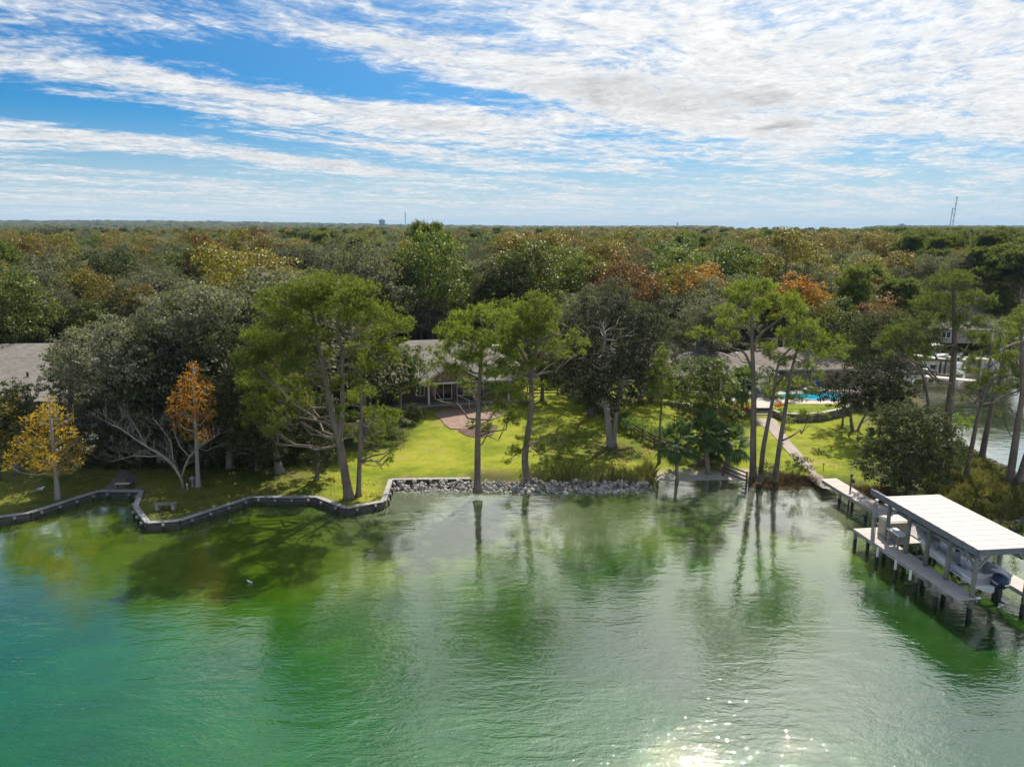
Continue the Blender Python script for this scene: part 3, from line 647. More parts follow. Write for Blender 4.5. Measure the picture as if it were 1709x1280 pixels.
# walkway to shore
ww = dock_thing('walkway', 'long timber walkway from the garden path out to the boathouse', 'dock')
WA, WB = 3.05, 4.35
n = 34
for i in range(n):
    a = 2.45 - .34 * (i + .5); off = 0.0
    if a < -9.0: break
    link('deck_board', BOARD if a < -4 else GBOARD, None, ww, L2((WA + WB) / 2, a, DZ - .02 + random.uniform(-.004, .004)), (0, 0, random.uniform(-.004, .004)), (WB - WA, .34 / .135 * .965, 1))
mb = MB()
for b in (WA + .04, WB - .04): mb.beam(L2(b, -8.9, DZ - .15), L2(b, 2.4, DZ - .15), .06, .2)
mb.build('joists', M['cap_dark'], ww)
for a in (-6.6, -3.4, -.4, 2.2):
    for b in (WA + .12, WB - .12): pile(ww, b, a, DZ - .06, .1)
mb = MB(); mb.box(L2(WA - .25, -1.2, DZ - .35), (.6, .5, .06)); mb.build('step_board', M['deck_grey'], ww)
# dock box, cleaning table, pole
bx = dock_thing('storage_box', 'tall grey dock box with a domed white lid at the head of the dock', 'storage box')
mb = MB(); mb.box(L2(1.75, 1.35, DZ + .55), (1.25, 1.1, 1.1)); mb.build('body', M['stucco'], bx)
mb = MB(); k_ = 9; vs_ = []
for b in (1.08, 2.42):
    for j in range(k_): t_ = j / (k_ - 1); vs_.append(tuple(L2(b, .75 + 1.2 * t_, DZ + 1.1 + .17 * math.sin(math.pi * t_) ** .6)))
    for j in range(k_): t_ = 1 - j / (k_ - 1); vs_.append(tuple(L2(b, .75 + 1.2 * t_, DZ + 1.08)))
n_ = 2 * k_; mb.add(vs_, [tuple(reversed(range(n_))), tuple(range(n_, 2 * n_))] + [(j, (j + 1) % n_, n_ + (j + 1) % n_, n_ + j) for j in range(n_)]); mb.build('lid', M['cream'], bx)
tb = dock_thing('fish_table', 'fish cleaning table with a white top at the dock edge', 'table')
mb = MB(); mb.box(L2(1.0, 2.8, DZ + .92), (.62, 1.15, .06)); mb.build('table_top', M['gel'], tb)
for b in (.78, 1.22):
    for a in (2.35, 3.25): mb = MB(); mb.box(L2(b, a, DZ + .445), (.09, .09, .89)); mb.build('leg', M['wood'], tb)
pl = dock_thing('dock_pole', 'tall leaning grey pole with a small lamp at the dock corner', 'pole')
mb = MB(); mb.tube([L2(.15, 1.75, DZ), L2(.12, 1.7, DZ + 1.2), L2(.2, 1.62, DZ + 2.45)], [.1, .085, .07], 8); mb.build('pole', M['wood'], pl)
mb = MB(); mb.tube([L2(.33, 1.7, DZ), L2(.31, 1.65, DZ + 2.3)], .03, 6); mb.build('conduit', M['wood'], pl)
mb = MB(); mb.lathe(L2(.27, 1.62, DZ + 2.45), [(.04, 0), (.1, .05), (.1, .13), (.02, .18)], 10); mb.build('lamp', M['white'], pl)
# small lamp post beside the walkway
q = P(1419, 818, 1.2)
pl = empty('walkway_lamp', (q.x, q.y, 0), 0, 'short dark post with a lantern beside the walkway', 'lamp post')
mb = MB(); mb.tube([(0, 0, -.5), (0, 0, 2.3)], .07, 8); mb.build('post', M['wood_brown'], pl)
mb = MB(); mb.lathe((.16, 0, 1.75), [(.05, 0), (.11, .06), (.11, .2), (.03, .3)], 8); mb.build('lantern', M['black'], pl)
mb = MB(); mb.lathe((0, 0, 2.3), [(.09, 0), (.12, .05), (.04, .14)], 8); mb.build('post_cap', M['black'], pl)

# boat
bt = dock_thing('motorboat', 'white open fishing boat with centre console hanging in the boathouse slip', 'boat')
BC, A0, A1 = 2.42, 2.55, 8.6
ST = [(0.0, 0.02, 2.62, 2.30), (.05, .30, 2.59, 1.95), (.13, .58, 2.53, 1.60), (.25, .85, 2.42, 1.33), (.40, 1.03, 2.30, 1.18), (.6, 1.12, 2.18, 1.10), (.8, 1.14, 2.10, 1.07), (1.0, 1.12, 2.06, 1.06)]
def hull_pts(side, inset=0.0, which='out'):
    out = []
    for t_, hb, zg, zk in ST:
        a = A0 + (A1 - A0) * t_ - (0 if which == 'out' else 0)
        h_ = max(hb - inset, .01)
        ch = zk + (zg - zk) * .38
        out.append([(BC, a, zk), (BC + side * h_ * .80, a, ch), (BC + side * h_ * .93, a, ch + (zg - ch) * .55), (BC + side * h_ * 1.0, a, zg)])
    return out
mb = MB(); ut = MB()
for side in (-1, 1):
    hp = hull_pts(side); o = len(mb.v)
    for row in hp:
        for b, a, z in row: mb.v.append(tuple(L2(b, a, z)))
    for i in range(len(hp) - 1):
        for j in range(3):
            f = (o + i * 4 + j, o + i * 4 + j + 1, o + (i + 1) * 4 + j + 1, o + (i + 1) * 4 + j); mb.f.append(f if side > 0 else f[::-1])
    tr_ = [o + (len(hp) - 1) * 4 + j for j in range(4)]
    mb.v.append(tuple(L2(BC, A1, ST[-1][2]))); tr_.append(len(mb.v) - 1)
    mb.f.append(tuple(tr_)) if side > 0 else mb.f.append(tuple(reversed(tr_)))
mb.build('hull', M['gel'], bt, False)
mb = MB()     # gunwale and liner
for side in (-1, 1):
    rows = []
    for k_, (t_, hb, zg, zk) in enumerate(ST):
        a = A0 + (A1 - A0) * t_; h_ = hb + .03; hi = max(hb - .20, .005); fz = 1.55 if t_ > .2 else 1.9
        aa = a + (.12 if k_ == 0 else 0)
        rows.append([L2(BC + side * h_, a, zg - .06), L2(BC + side * h_, a, zg + .03), L2(BC + side * hi, aa, zg + .03), L2(BC + side * hi, aa, fz), L2(BC, aa, fz)])
    o = len(mb.v)
    for r_ in rows: mb.v += [tuple(p) for p in r_]
    for i in range(len(rows) - 1):
        for j in range(4):
            f = (o + i * 5 + j, o + i * 5 + j + 1, o + (i + 1) * 5 + j + 1, o + (i + 1) * 5 + j); mb.f.append(f[::-1] if side > 0 else f)
mb.build('deck', M['gel_in'], bt)
mb = MB(); mb.box(L2(BC, A1 - .12, 1.82), (2.18, .24, .52)); mb.build('transom', M['gel'], bt)
mb = MB(); mb.box(L2(BC - .75, A1 - .45, 2.11), (.6, .55, .06)); mb.box(L2(BC + .75, A1 - .45, 2.09), (.6, .55, .06)); mb.build('hatch', M['gel'], bt)
mb = MB(); mb.box(L2(BC - .72, A1 - .5, 2.15), (.16, .3, .02)); mb.build('rod_holder', M['black'], bt)
mb = MB(); mb.prism([(BC - .42, -5.1), (BC + .42, -5.1), (BC + .42, -6.1), (BC - .42, -6.1)], 1.55, 2.55); cs = mb.build('console', M['gel'], bt)
mb = MB(); mb.beam(L2(BC, 5.22, 2.55), L2(BC, 5.05, 2.95), .8, .03, up=(0, 1, .2)); mb.build('windshield', M['glass'], cs)
mb = MB(); mb.box(L2(BC, 6.12, 2.42), (.5, .04, .22)); mb.build('dashboard', M['black'], cs)
mb = MB(); mb.tube([L2(BC + .18 * math.cos(t_), 6.28, 2.25 + .18 * math.sin(t_)) for t_ in [i * math.pi / 5 for i in range(11)]], .018, 5); mb.build('steering_wheel', M['steel'], cs)
mb = MB(); mb.box(L2(BC, 7.05, 1.95), (.95, .5, .8)); st_ = mb.build('leaning_post', M['gel'], bt)
mb = MB(); mb.box(L2(BC, 7.05, 2.40), (1.0, .45, .12)); mb.build('seat_cushion', M['white'], st_)
mb = MB(); mb.tube([L2(BC - .5, 7.3, 2.36), L2(BC - .5, 7.45, 2.75), L2(BC + .5, 7.45, 2.75), L2(BC + .5, 7.3, 2.36)], .025, 6); mb.build('backrest_rail', M['steel'], st_)
mb = MB(); mb.box(L2(BC, 4.55, 1.8), (.7, .55, .5)); mb.build('cooler_seat', M['gel'], bt)
for side in (-1, 1):
    mb = MB(); mb.tube([L2(BC + side * .12, 2.75, 2.68), L2(BC + side * .42, 3.1, 2.85), L2(BC + side * .75, 3.9, 2.78), L2(BC + side * .9, 4.8, 2.5)], .018, 5); mb.build('bow_rail', M['steel'], bt)
    for a in (4.2, 5.6, 7.4): mb = MB(); mb.box(L2(BC + side * 1.03, a, 2.30 - .03 * (a - 4)), (.06, .2, .05)); mb.build('cleat', M['black'], bt)
    mb = MB(); mb.tube([L2(BC + side * (hb + .035), A0 + (A1 - A0) * t_, zg - .05) for t_, hb, zg, zk in ST], .022, 5); mb.build('rub_rail', M['blueprint'], bt)
# flowing blue maker's script and small line of letters on the port quarter
def on_hull(a, z):
    t_ = (a - A0) / (A1 - A0)
    for i in range(len(ST) - 1):
        if ST[i][0] <= t_ <= ST[i + 1][0]:
            f = (t_ - ST[i][0]) / (ST[i + 1][0] - ST[i][0]); hb = ST[i][1] * (1 - f) + ST[i + 1][1] * f; zg = ST[i][2] * (1 - f) + ST[i + 1][2] * f; zk = ST[i][3] * (1 - f) + ST[i + 1][3] * f
    ch = zk + (zg - zk) * .38; zm = ch + (zg - ch) * .55
    r_ = .80 + .13 * (z - ch) / (zm - ch) if z < zm else .93 + .07 * (z - zm) / (zg - zm)
    return L2(BC - hb * r_ - .012, a, z)
mb = MB(); sp = [on_hull(6.55 + 1.1 * i / 40, 1.86 - .05 * i / 40 + .075 * math.sin(i * .95) * (1 if i % 9 else .3)) for i in range(41)]
mb.tube(sp, .012, 4)
for i in range(10):
    a = 6.75 + .1 * i
    mb.tube([on_hull(a, 1.62), on_hull(a + .02, 1.72)], .011, 4); mb.tube([on_hull(a, 1.62 if i % 2 else 1.72), on_hull(a + .065, 1.62 if i % 3 else 1.72)], .010, 4); mb.tube([on_hull(a + .055, 1.63), on_hull(a + .065, 1.72)], .009, 4) if i % 2 else None
mb.build('hull_lettering', M['blueprint'], bt)
# outboard
mb = MB()
prof = [(.0, 0.0, .0), ]
secs = [(1.72, .20, .30), (1.86, .27, .40), (2.1, .29, .43), (2.28, .27, .38), (2.38, .20, .28), (2.42, .05, .08)]
vs_ = []; n_ = 12
for z, rx, ry in secs:
    for j in range(n_):
        an = 2 * math.pi * j / n_; cx, cy = math.cos(an), math.sin(an)
        vs_.append(tuple(L2(BC + rx * math.copysign(abs(cx) ** .7, cx), A1 + .48 + ry * math.copysign(abs(cy) ** .7, cy), z)))
fs = [tuple(reversed(range(n_))), tuple(range((len(secs) - 1) * n_, len(secs) * n_))]
for i in range(len(secs) - 1):
    for j in range(n_): fs.append((i * n_ + j, i * n_ + (j + 1) % n_, (i + 1) * n_ + (j + 1) % n_, (i + 1) * n_ + j))
mb.add(vs_, [f for f in fs]); ob = mb.build('outboard_cowl', M['navy'], bt, True)
mb = MB(); mb.box(L2(BC, A1 + .45, 1.35), (.2, .3, .8)); mb.box(L2(BC, A1 + .2, 1.75), (.3, .35, .25)); mb.box(L2(BC, A1 + .6, .98), (.12, .6, .06)); mb.box(L2(BC, A1 + .45, .75), (.07, .28, .4)); mb.build('outboard_leg', M['black'], bt)
mb = MB(); mb.box(L2(BC - .295, A1 + .45, 2.0), (.01, .5, .03)); mb.box(L2(BC - .295, A1 + .45, 1.94), (.01, .4, .02)); mb.box(L2(BC + .02, A1 + .915, 2.0), (.26, .012, .08)); mb.build('cowl_stripe', M['white'], ob)
mb = MB()
for k_ in range(3): mb.box(L2(BC, A1 + .72, .78), (.05, .03, .36), rot=Matrix.Rotation(k_ * 2.094, 3, 'Y') @ Matrix.Rotation(.3, 3, 'Z'))
mb.build('propeller', M['steel'], bt)
mb = MB()
for a in (3.9, 7.4): mb.beam(L2(1.25, a, 1.0), L2(3.7, a, 1.0), .15, .12)
mb.build('lift_cradle', M['wood'], bh)

# ------------------------------------------------------------------ paths, terrace, pool
def sheet(name, poly, mat, dz=.03, step=0.5, zfun=None, thick=.0):
    """flat-laid surface draped on the ground"""
    xs_ = [p[0] for p in poly]; ys_ = [p[1] for p in poly]
    pts = [Vector(p) for p in poly]; n0 = len(pts)
    a, b = np.meshgrid(np.arange(min(xs_), max(xs_), step), np.arange(min(ys_), max(ys_), step)); k = inside(a, b, poly)
    pn = np.array(poly + [poly[0]]); k &= seg_dist(a, b, pn) > step * .3
    pts += [Vector((x, y)) for x, y in zip(a[k], b[k])]
    vv, _, ff, *_r = geometry.delaunay_2d_cdt(pts, [(i, (i + 1) % n0) for i in range(n0)], [], 1, 1e-4)
    z = [(zfun(v.x, v.y) if zfun else gz(v.x, v.y)) + dz for v in vv]
    me = bpy.data.meshes.new(name); me.from_pydata([(v.x, v.y, q) for v, q in zip(vv, z)], [], [tuple(f) for f in ff]); me.materials.append(mat)
    return tag(link(name, me), kind='structure')
def xy(pxs, z): return [(p.x, p.y) for p in [P(x, y, z) for x, y in pxs]]
sheet('path', xy([(1374, 803), (1350, 782), (1325, 757), (1300, 733), (1282, 716), (1262, 707), (1258, 701), (1294, 701), (1304, 716), (1325, 738), (1350, 760), (1376, 782), (1402, 801)], 1.15), M['paver'], .05)
sheet('patio_paving', xy([(735, 697), (722, 690), (738, 684), (800, 676), (850, 676), (846, 690), (812, 700), (790, 705), (776, 710), (752, 710), (742, 704)], 1.5), M['redpaver'], .07)
sheet('flower_bed', xy([(764, 712), (782, 704), (812, 701), (832, 706), (822, 718), (798, 722), (776, 718)], 1.5), M['mulch'], .05)
sheet('gravel_path', xy([(162, 818), (178, 810), (188, 798), (195, 786), (210, 782), (218, 786), (210, 800), (206, 810), (236, 811), (238, 818)], .7), M['gravel'], .05)
# terrace
TZ = 1.95
front = [(p.x, p.y) for p in [P(x, y, TZ) for x, y in [(1120, 670), (1165, 678), (1218, 681), (1262, 683), (1263, 679), (1291, 679), (1292, 684), (1302, 689), (1330, 691.5), (1370, 689), (1408, 681), (1424, 672)]]]
terr_poly = front + [(42, 84), (42, 93), (14, 93), (14, 76)]
mb = MB(); mb.prism(terr_poly, .7, TZ); o = mb.mesh('terrace', M['ground'])
a = o.color_attributes.new('zone', 'FLOAT_COLOR', 'POINT'); arr = np.zeros((len(o.vertices), 4), np.float32); arr[:, 0] = 1; arr[:, 3] = 1; a.data.foreach_set('color', arr.ravel())
tag(link('terrace', o), kind='structure')
flatz = lambda x, y: TZ
sheet('pool_deck', xy([(1205, 668), (1300, 672), (1330, 674), (1352, 674), (1390, 674), (1425, 664), (1440, 652), (1420, 634), (1330, 634), (1205, 645)], TZ) , M['concrete'], .012, 1.0, flatz)
sheet('terrace_walk', xy([(1263, 681), (1261, 668), (1290, 668), (1291, 681)], TZ), M['concrete'], .018, 1.0, flatz)
def stone_run(poly, label, z0, z1):
    root = empty('retaining_wall', (poly[0][0], poly[0][1], 0), 0, label, 'stone wall'); O = Vector((*poly[0], 0))
    body = MB(); cap = MB()
    for a, b in zip(poly[:-1], poly[1:]):
        a = Vector((*a, 0)) - O; b = Vector((*b, 0)) - O; d = b - a; L = d.length; d.normalize(); nrm = Vector((d.y, -d.x, 0)); n = max(1, int(L / .42)); rows = 4
        body.beam(a + nrm * .08 + Vector((0, 0, (z0 + z1) / 2 - .05)), b + nrm * .08 + Vector((0, 0, (z0 + z1) / 2 - .05)), .14, z1 - z0 - .1)
        for r_ in range(rows):
            h_ = (z1 - z0 - .08) / rows
            for i in range(n):
                c = a + d * (L * (i + .5 + (.25 if r_ % 2 else -.25) * (0 < i < n - 1)) / n) + nrm * (.16 + random.uniform(-.02, .03))
                body.box((c.x, c.y, z0 + h_ * (r_ + .5)), (L / n * random.uniform(.86, .96), .1, h_ * .9), rz=math.atan2(d.y, d.x))
        n = max(1, int(L / .7))
        for i in range(n):
            c = a + d * (L * (i + .5) / n) + nrm * .06; cap.box((c.x, c.y, z1 + .02), (L / n * .97, .4, .09), rz=math.atan2(d.y, d.x))
    tag(body.build('wall_stones', M['stone'], root), kind='stuff'); tag(cap.build('coping_stones', M['stonecap'], root), kind='stuff')
stone_run(front[6:12], 'curved low stone retaining wall below the pool terrace, right of the steps', .9, TZ)
stone_run(front[0:4], 'low stone retaining wall left of the garden steps', .9, TZ)
sa, sb = P(1262, 699, 1.2), P(1294, 699, 1.2)
stp = empty('garden_steps', ((sa.x + sb.x) / 2, sa.y, 0), 0, 'six wide pale steps with dark risers up to the terrace', 'steps')
wd = (sb - sa).length
for i in range(6):
    mb = MB(); mb.box((0, .38 + i * .34, 1.17 + i * .13), (wd, .34, .05)); mb.build('tread', M['stonecap'], stp)
    mb = MB(); mb.box((0, .40 + i * .34, 1.08 + i * .13), (wd - .02, .30, .128)); mb.build('riser', M['riser'], stp)
# pool and spa
pm, nt, b_, g = new_mat('pool water'); b_.inputs['Base Color'].default_value = (0.0, 0.33, 0.52, 1); b_.inputs['Roughness'].default_value = .05
t = nd(nt, 'ShaderNodeTexCoord'); nt.links.new(g.ramp(g.noise(t.outputs['Object'], 1.2, 3, .6), [(.35, (0.0, .20, .36)), (.65, (0.01, .42, .6))]), b_.inputs['Base Color'])
bp = nd(nt, 'ShaderNodeBump'); bp.inputs['Strength'].default_value = .4; bp.inputs['Distance'].default_value = .05; nt.links.new(g.noise(t.outputs['Object'], 2.5, 3, .6), bp.inputs['Height']); nt.links.new(bp.outputs[0], b_.inputs['Normal'])
pc = P(1366, 662, TZ)
pool = empty('swimming_pool', (pc.x, pc.y, TZ), 0, 'kidney shaped blue swimming pool on the terrace', 'pool')
def ell(rx, ry, n=40, k_=.12): return [((rx + rx * k_ * math.cos(2 * t_)) * math.cos(t_), (ry + ry * k_ * math.sin(t_ * 2 + 1)) * math.sin(t_)) for t_ in [2 * math.pi * i / n for i in range(n)]]
mb = MB(); mb.prism(ell(4.0, 1.75), .02, .05); mb.build('water', pm, pool)
mb = MB(); e0, e1 = ell(4.02, 1.77), ell(4.35, 2.08); n_ = 40
mb.add([(x, y, .09) for x, y in e0] + [(x, y, .09) for x, y in e1] + [(x, y, .0) for x, y in e1] + [(x, y, .0) for x, y in e0], [f for i in range(n_) for f in ((i, i + n_, (i + 1) % n_ + n_, (i + 1) % n_), (i + n_, i + 2 * n_, (i + 1) % n_ + 2 * n_, (i + 1) % n_ + n_), (i + 3 * n_, i, (i + 1) % n_, (i + 1) % n_ + 3 * n_))])
mb.build('coping', M['stonecap'], pool)
sc_ = P(1359, 649, TZ + .45)
spa = empty('spa', (sc_.x, sc_.y, TZ), 0, 'small round raised spa tub behind the pool', 'spa')
mb = MB(); mb.lathe((0, 0, 0), [(1.15, 0), (1.15, .45), (.9, .45), (.9, .36)], 24, .85); mb.build('spa_wall', M['stonecap'], spa)
mb = MB(); mb.lathe((0, 0, .34), [(.9, 0), (.9, .02)], 24, .85); mb.build('water', pm, spa)

# ------------------------------------------------------------------ houses
def roof_hip(root, u0, u1, v0, v1, ze, zr, mat, name='roof', ov=.0, inset=None):
    w_, d_ = u1 - u0, v1 - v0
    i_ = inset if inset is not None else min(w_, d_) / 2
    if w_ >= d_: r0, r1 = (u0 + i_, (v0 + v1) / 2), (u1 - i_, (v0 + v1) / 2)
    else: r0, r1 = ((u0 + u1) / 2, v0 + i_), ((u0 + u1) / 2, v1 - i_)
    mb = MB(); vs_ = [(u0, v0, ze), (u1, v0, ze), (u1, v1, ze), (u0, v1, ze), (*r0, zr), (*r1, zr), (u0, v0, ze - .14), (u1, v0, ze - .14), (u1, v1, ze - .14), (u0, v1, ze - .14)]
    if w_ >= d_: fs = [(0, 1, 5, 4), (1, 2, 5), (2, 3, 4, 5), (3, 0, 4)]
    else: fs = [(0, 1, 4), (1, 2, 5, 4), (2, 3, 5), (3, 0, 4, 5)]
    mb.add(vs_, fs + [(6, 9, 8, 7), (0, 6, 7, 1), (1, 7, 8, 2), (2, 8, 9, 3), (3, 9, 6, 0)])
    r_ = mb.build(name, mat, root)
    fb = MB(); e = .03
    fb.box(((u0 + u1) / 2, v0 - e, ze - .09), (w_ + .12, .05, .2)); fb.box(((u0 + u1) / 2, v1 + e, ze - .09), (w_ + .12, .05, .2))
    fb.box((u0 - e, (v0 + v1) / 2, ze - .092), (.05, d_ - .02, .2)); fb.box((u1 + e, (v0 + v1) / 2, ze - .092), (.05, d_ - .02, .2))
    fb.build('fascia', M['cream'], r_)
    return r_
def window(root, u, v, z0, z1, w_, doors=False):
    mb = MB(); fw = .09; zc = (z0 + z1) / 2
    mb.box((u, v - .03, z0 + fw / 2), (w_, .1, fw)); mb.box((u, v - .03, z1 - fw / 2), (w_, .1, fw))
    for du in (-w_ / 2 + fw / 2, w_ / 2 - fw / 2, 0): mb.box((u + du, v - .03, zc), (fw, .1, z1 - z0 - 2 * fw))
    f = mb.build('door' if doors else 'window', M['white'], root)
    for s_ in (-1, 1):
        mb = MB(); mb.box((u + s_ * w_ / 4, v - .02, zc), (w_ / 2 - 1.5 * fw, .03, z1 - z0 - 2 * fw)); mb.build('pane', M['glass'], f)
    return f
# centre house
O = P(716, 683, 1.5)
hs = empty('house', (O.x, O.y, 0), R(14), 'grey shingled house with a front gable porch behind the middle lawn', 'house')
FZ = 1.95
mb = MB(); mb.box((1.8, 9.3, 3.1), (18, 14.0, 2.6)); mb.build('wall', M['brickwall'], hs)
mb = MB(); mb.box((1.8, 1.05, FZ - .06), (19, 2.5, .12)); mb.build('porch_floor', M['deck_grey'], hs)
mb = MB(); mb.box((1.8, 1.1, 1.55), (18.8, 2.2, .64)); mb.build('porch_base', M['brickwall'], hs)
for i in range(3): mb = MB(); mb.box((3.6, -.35 - i * .3, 1.78 - i * .17), (2.6, .3, .14)); mb.build('step', M['brickwall'], hs)
mb = MB(); mb.tube([(3.0, -.1, FZ), (3.0, -.1, FZ + .95), (4.1, -1.0, FZ + .5), (4.1, -1.0, 1.45)], .03, 6); mb.build('handrail', M['white'], hs)
for u in (-6, -3, 0, 5.1, 8.6, 11.0): mb = MB(); mb.box((u, .02, (FZ + 4.25) / 2), (.2, .2, 4.25 - FZ)); mb.build('porch_post', M['cream'], hs)
window(hs, 1.9, 2.3, FZ, FZ + 2.1, 1.9, True); window(hs, -.6, 2.3, FZ + .5, FZ + 1.7, .9); window(hs, 4.1, 2.3, FZ + .3, FZ + 1.9, 1.5)
window(hs, 5.9, 2.3, FZ, FZ + 2.1, .9, True); window(hs, 8.0, 2.3, FZ + .6, FZ + 1.9, 1.8); window(hs, 10.3, 2.3, FZ + .6, FZ + 1.9, 1.6); window(hs, -3.6, 2.3, FZ + .6, FZ + 1.9, 1.6)
roof_hip(hs, -8.2, 11.8, -.45, 17, 4.4, 7.6, M['shingle'], inset=7.2)
# front gable roof
u0, u1, uc, zt, ze = -.8, 5.9, 2.55, 6.5, 4.55
mb = MB(); th_ = .16
vs_ = [(u0, -.6, ze), (uc, -.6, zt), (u1, -.6, ze), (u0, 1.2, ze), (uc, 6.6, zt), (u1, 1.2, ze)]; vs_ += [(x, y, z - th_) for x, y, z in vs_]
mb.add(vs_, [(0, 1, 4, 3), (1, 2, 5, 4), (6, 9, 10, 7), (7, 10, 11, 8), (0, 6, 7, 1), (1, 7, 8, 2), (0, 3, 9, 6), (2, 8, 11, 5)]); gr = mb.build('gable_roof', M['shingle'], hs)
mb = MB(); mb.beam((u0 - .05, -.64, ze - .12), (uc, -.64, zt - .12), .06, .26, up=(0, 0, 1)); mb.beam((uc, -.64, zt - .12), (u1 + .05, -.64, ze - .12), .06, .26); mb.build('fascia', M['cream'], gr)
mb = MB(); mb.add([(u0 + .5, -.2, ze - .2), (u1 - .5, -.2, ze - .2), (uc, -.2, zt - .25), (u0 + .5, 0, ze - .2), (u1 - .5, 0, ze - .2), (uc, 0, zt - .25)], [(0, 1, 2), (5, 4, 3), (0, 3, 4, 1), (1, 4, 5, 2), (2, 5, 3, 0)]); mb.build('gable_wall', M['brickwall'], hs)
mb = MB(); mb.lathe((-1.2, 3.8, 5.95), [(.26, 0), (.26, .22), (.2, .32), (.05, .37)], 12); mb.build('skylight', M['skylight'], hs)
mb = MB(); mb.box((-6.6, 6.4, 6.2), (1.0, 1.6, 2.6)); ch = mb.build('chimney', M['brickwall'], hs)
mb = MB(); mb.box((-6.6, 6.4, 7.55), (1.2, 1.8, .12)); mb.build('chimney_cap', M['stucco'], ch)
mb = MB(); mb.box((8.8, 7.0, 6.55), (.9, .9, .7)); mb.build('roof_vent', M['cream'], hs)
# left house
hl = empty('house', (-45, 70, 0), R(4), 'house with a broad bare grey shingle roof at the far left under the oak', 'house')
mb = MB()
vs_ = [(-9.5, -3, 3.9), (16, -3, 3.9), (14, 12.5, 7.2), (-12.5, 12.5, 7.2), (14, 22, 4.5), (-12.5, 22, 4.5)]; vs_ += [(x, y, z - .18) for x, y, z in vs_]
mb.add(vs_, [(0, 1, 2, 3), (3, 2, 4, 5), (6, 9, 8, 7), (9, 11, 10, 8), (0, 6, 7, 1), (1, 7, 8, 2), (0, 3, 9, 6), (2, 8, 10, 4), (3, 5, 11, 9), (4, 10, 11, 5)]); rf = mb.build('roof', M['shingle'], hl)
mb = MB(); mb.box((3.3, -3.05, 3.82), (25.5, .06, .22)); mb.build('fascia', M['wood_brown'], rf)
mb = MB(); mb.lathe((-4.5, 3, 5.2), [(.1, 0), (.1, .45), (.05, .5)], 8); mb.build('vent_pipe', M['black'], rf)
mb = MB(); mb.box((2.5, 9, 2.6), (24, 19, 2.5)); mb.build('wall', M['brickwall'], hl)
for u in (-7, -3.5, 0, 3.5, 7, 10.5): window(hl, u, -.5, 1.9, 3.4, 1.8)
for u in (-9, -4, 1, 6, 11): mb = MB(); mb.box((u, -2.7, 2.5), (.2, .2, 2.5)); mb.build('porch_post', M['cream'], hl)
mb = MB(); mb.box((2, -1.8, 1.35), (24, 2.6, .25)); mb.build('porch_floor', M['deck_grey'], hl)
mb = MB(); mb.box((5.2, -2.3, 2.3), (.9, .5, .5)); mb.box((1.8, -2.3, 1.9), (.7, .5, .4)); mb.build('blue_cushion', M['blue'], hl)
# right house
hr = empty('house', (24, 80, 0), R(3), 'low brown roofed house with a white chimney behind the pool terrace', 'house')
mb = MB(); mb.box((-1.5, 3.5, 3.1), (12.5, 9, 2.4)); mb.box((9.5, 6.5, 3.1), (12, 8, 2.4)); mb.build('wall', M['stucco'], hr)
roof_hip(hr, -8.5, 5.4, -1.8, 8.7, 4.25, 6.0, M['shingle2']); roof_hip(hr, 3.0, 16.5, 1.6, 11.6, 4.2, 5.9, M['shingle2']); roof_hip(hr, -9, 2, 9.5, 17, 4.6, 6.0, M['shingle2'])
mb = MB(); mb.box((-1.6, 4.6, 6.0), (1.5, 1.2, 1.4)); ch = mb.build('chimney', M['chimney'], hr)
mb = MB(); mb.lathe((-1.6, 4.6, 6.7), [(.75, 0), (.3, .25), (.24, .35), (.24, .75), (.3, .8)], 8); mb.build('chimney_pot', M['chimney'], ch)
mb = MB(); mb.lathe((2.4, 3.2, 5.55), [(.18, 0), (.18, .3), (.05, .4)], 8); mb.build('vent_pipe', M['white'], hr)
for u in (-6, -3, 0, 2.8): window(hr, u, -1.02, TZ + .3, TZ + 2.0, 1.6)
for u in (-7.5, -4.5, -1.5, 1.5, 4.8): mb = MB(); mb.box((u, -1.55, 3.05), (.18, .18, 2.2)); mb.build('porch_post', M['cream'], hr)
for u in (5.8, 8.4, 11, 13.6): mb = MB(); mb.box((u, 1.9, 3.05), (.22, .22, 2.2)); mb.build('porch_post', M['stucco'], hr)
mb = MB(); mb.box((9.5, 2.55, 3.1), (11, .1, 2.3)); mb.build('screen', M['black'], hr)
for k_, u in enumerate((9.0, 11.4)):
    q = Matrix.Rotation(R(3), 3, 'Z') @ Vector((u, 1.2, 0)) + Vector((24, 80, 0))
    ch = empty('patio_chair', (q.x, q.y, TZ), R(3), ('left' if k_ == 0 else 'right') + ' one of the two blue cushioned chairs under the poolside roof', 'chair', 'blue chairs by the pool')
    mb = MB(); mb.box((0, 0, .42), (.7, .6, .14)); mb.build('seat', M['blue'], ch); mb = MB(); mb.box((0, .3, .75), (.7, .12, .6)); mb.build('backrest', M['blue'], ch)
    for sx in (-.3, .3):
        for sy in (-.25, .25): mb = MB(); mb.box((sx, sy, .175), (.05, .05, .35)); mb.build('leg', M['black'], ch)

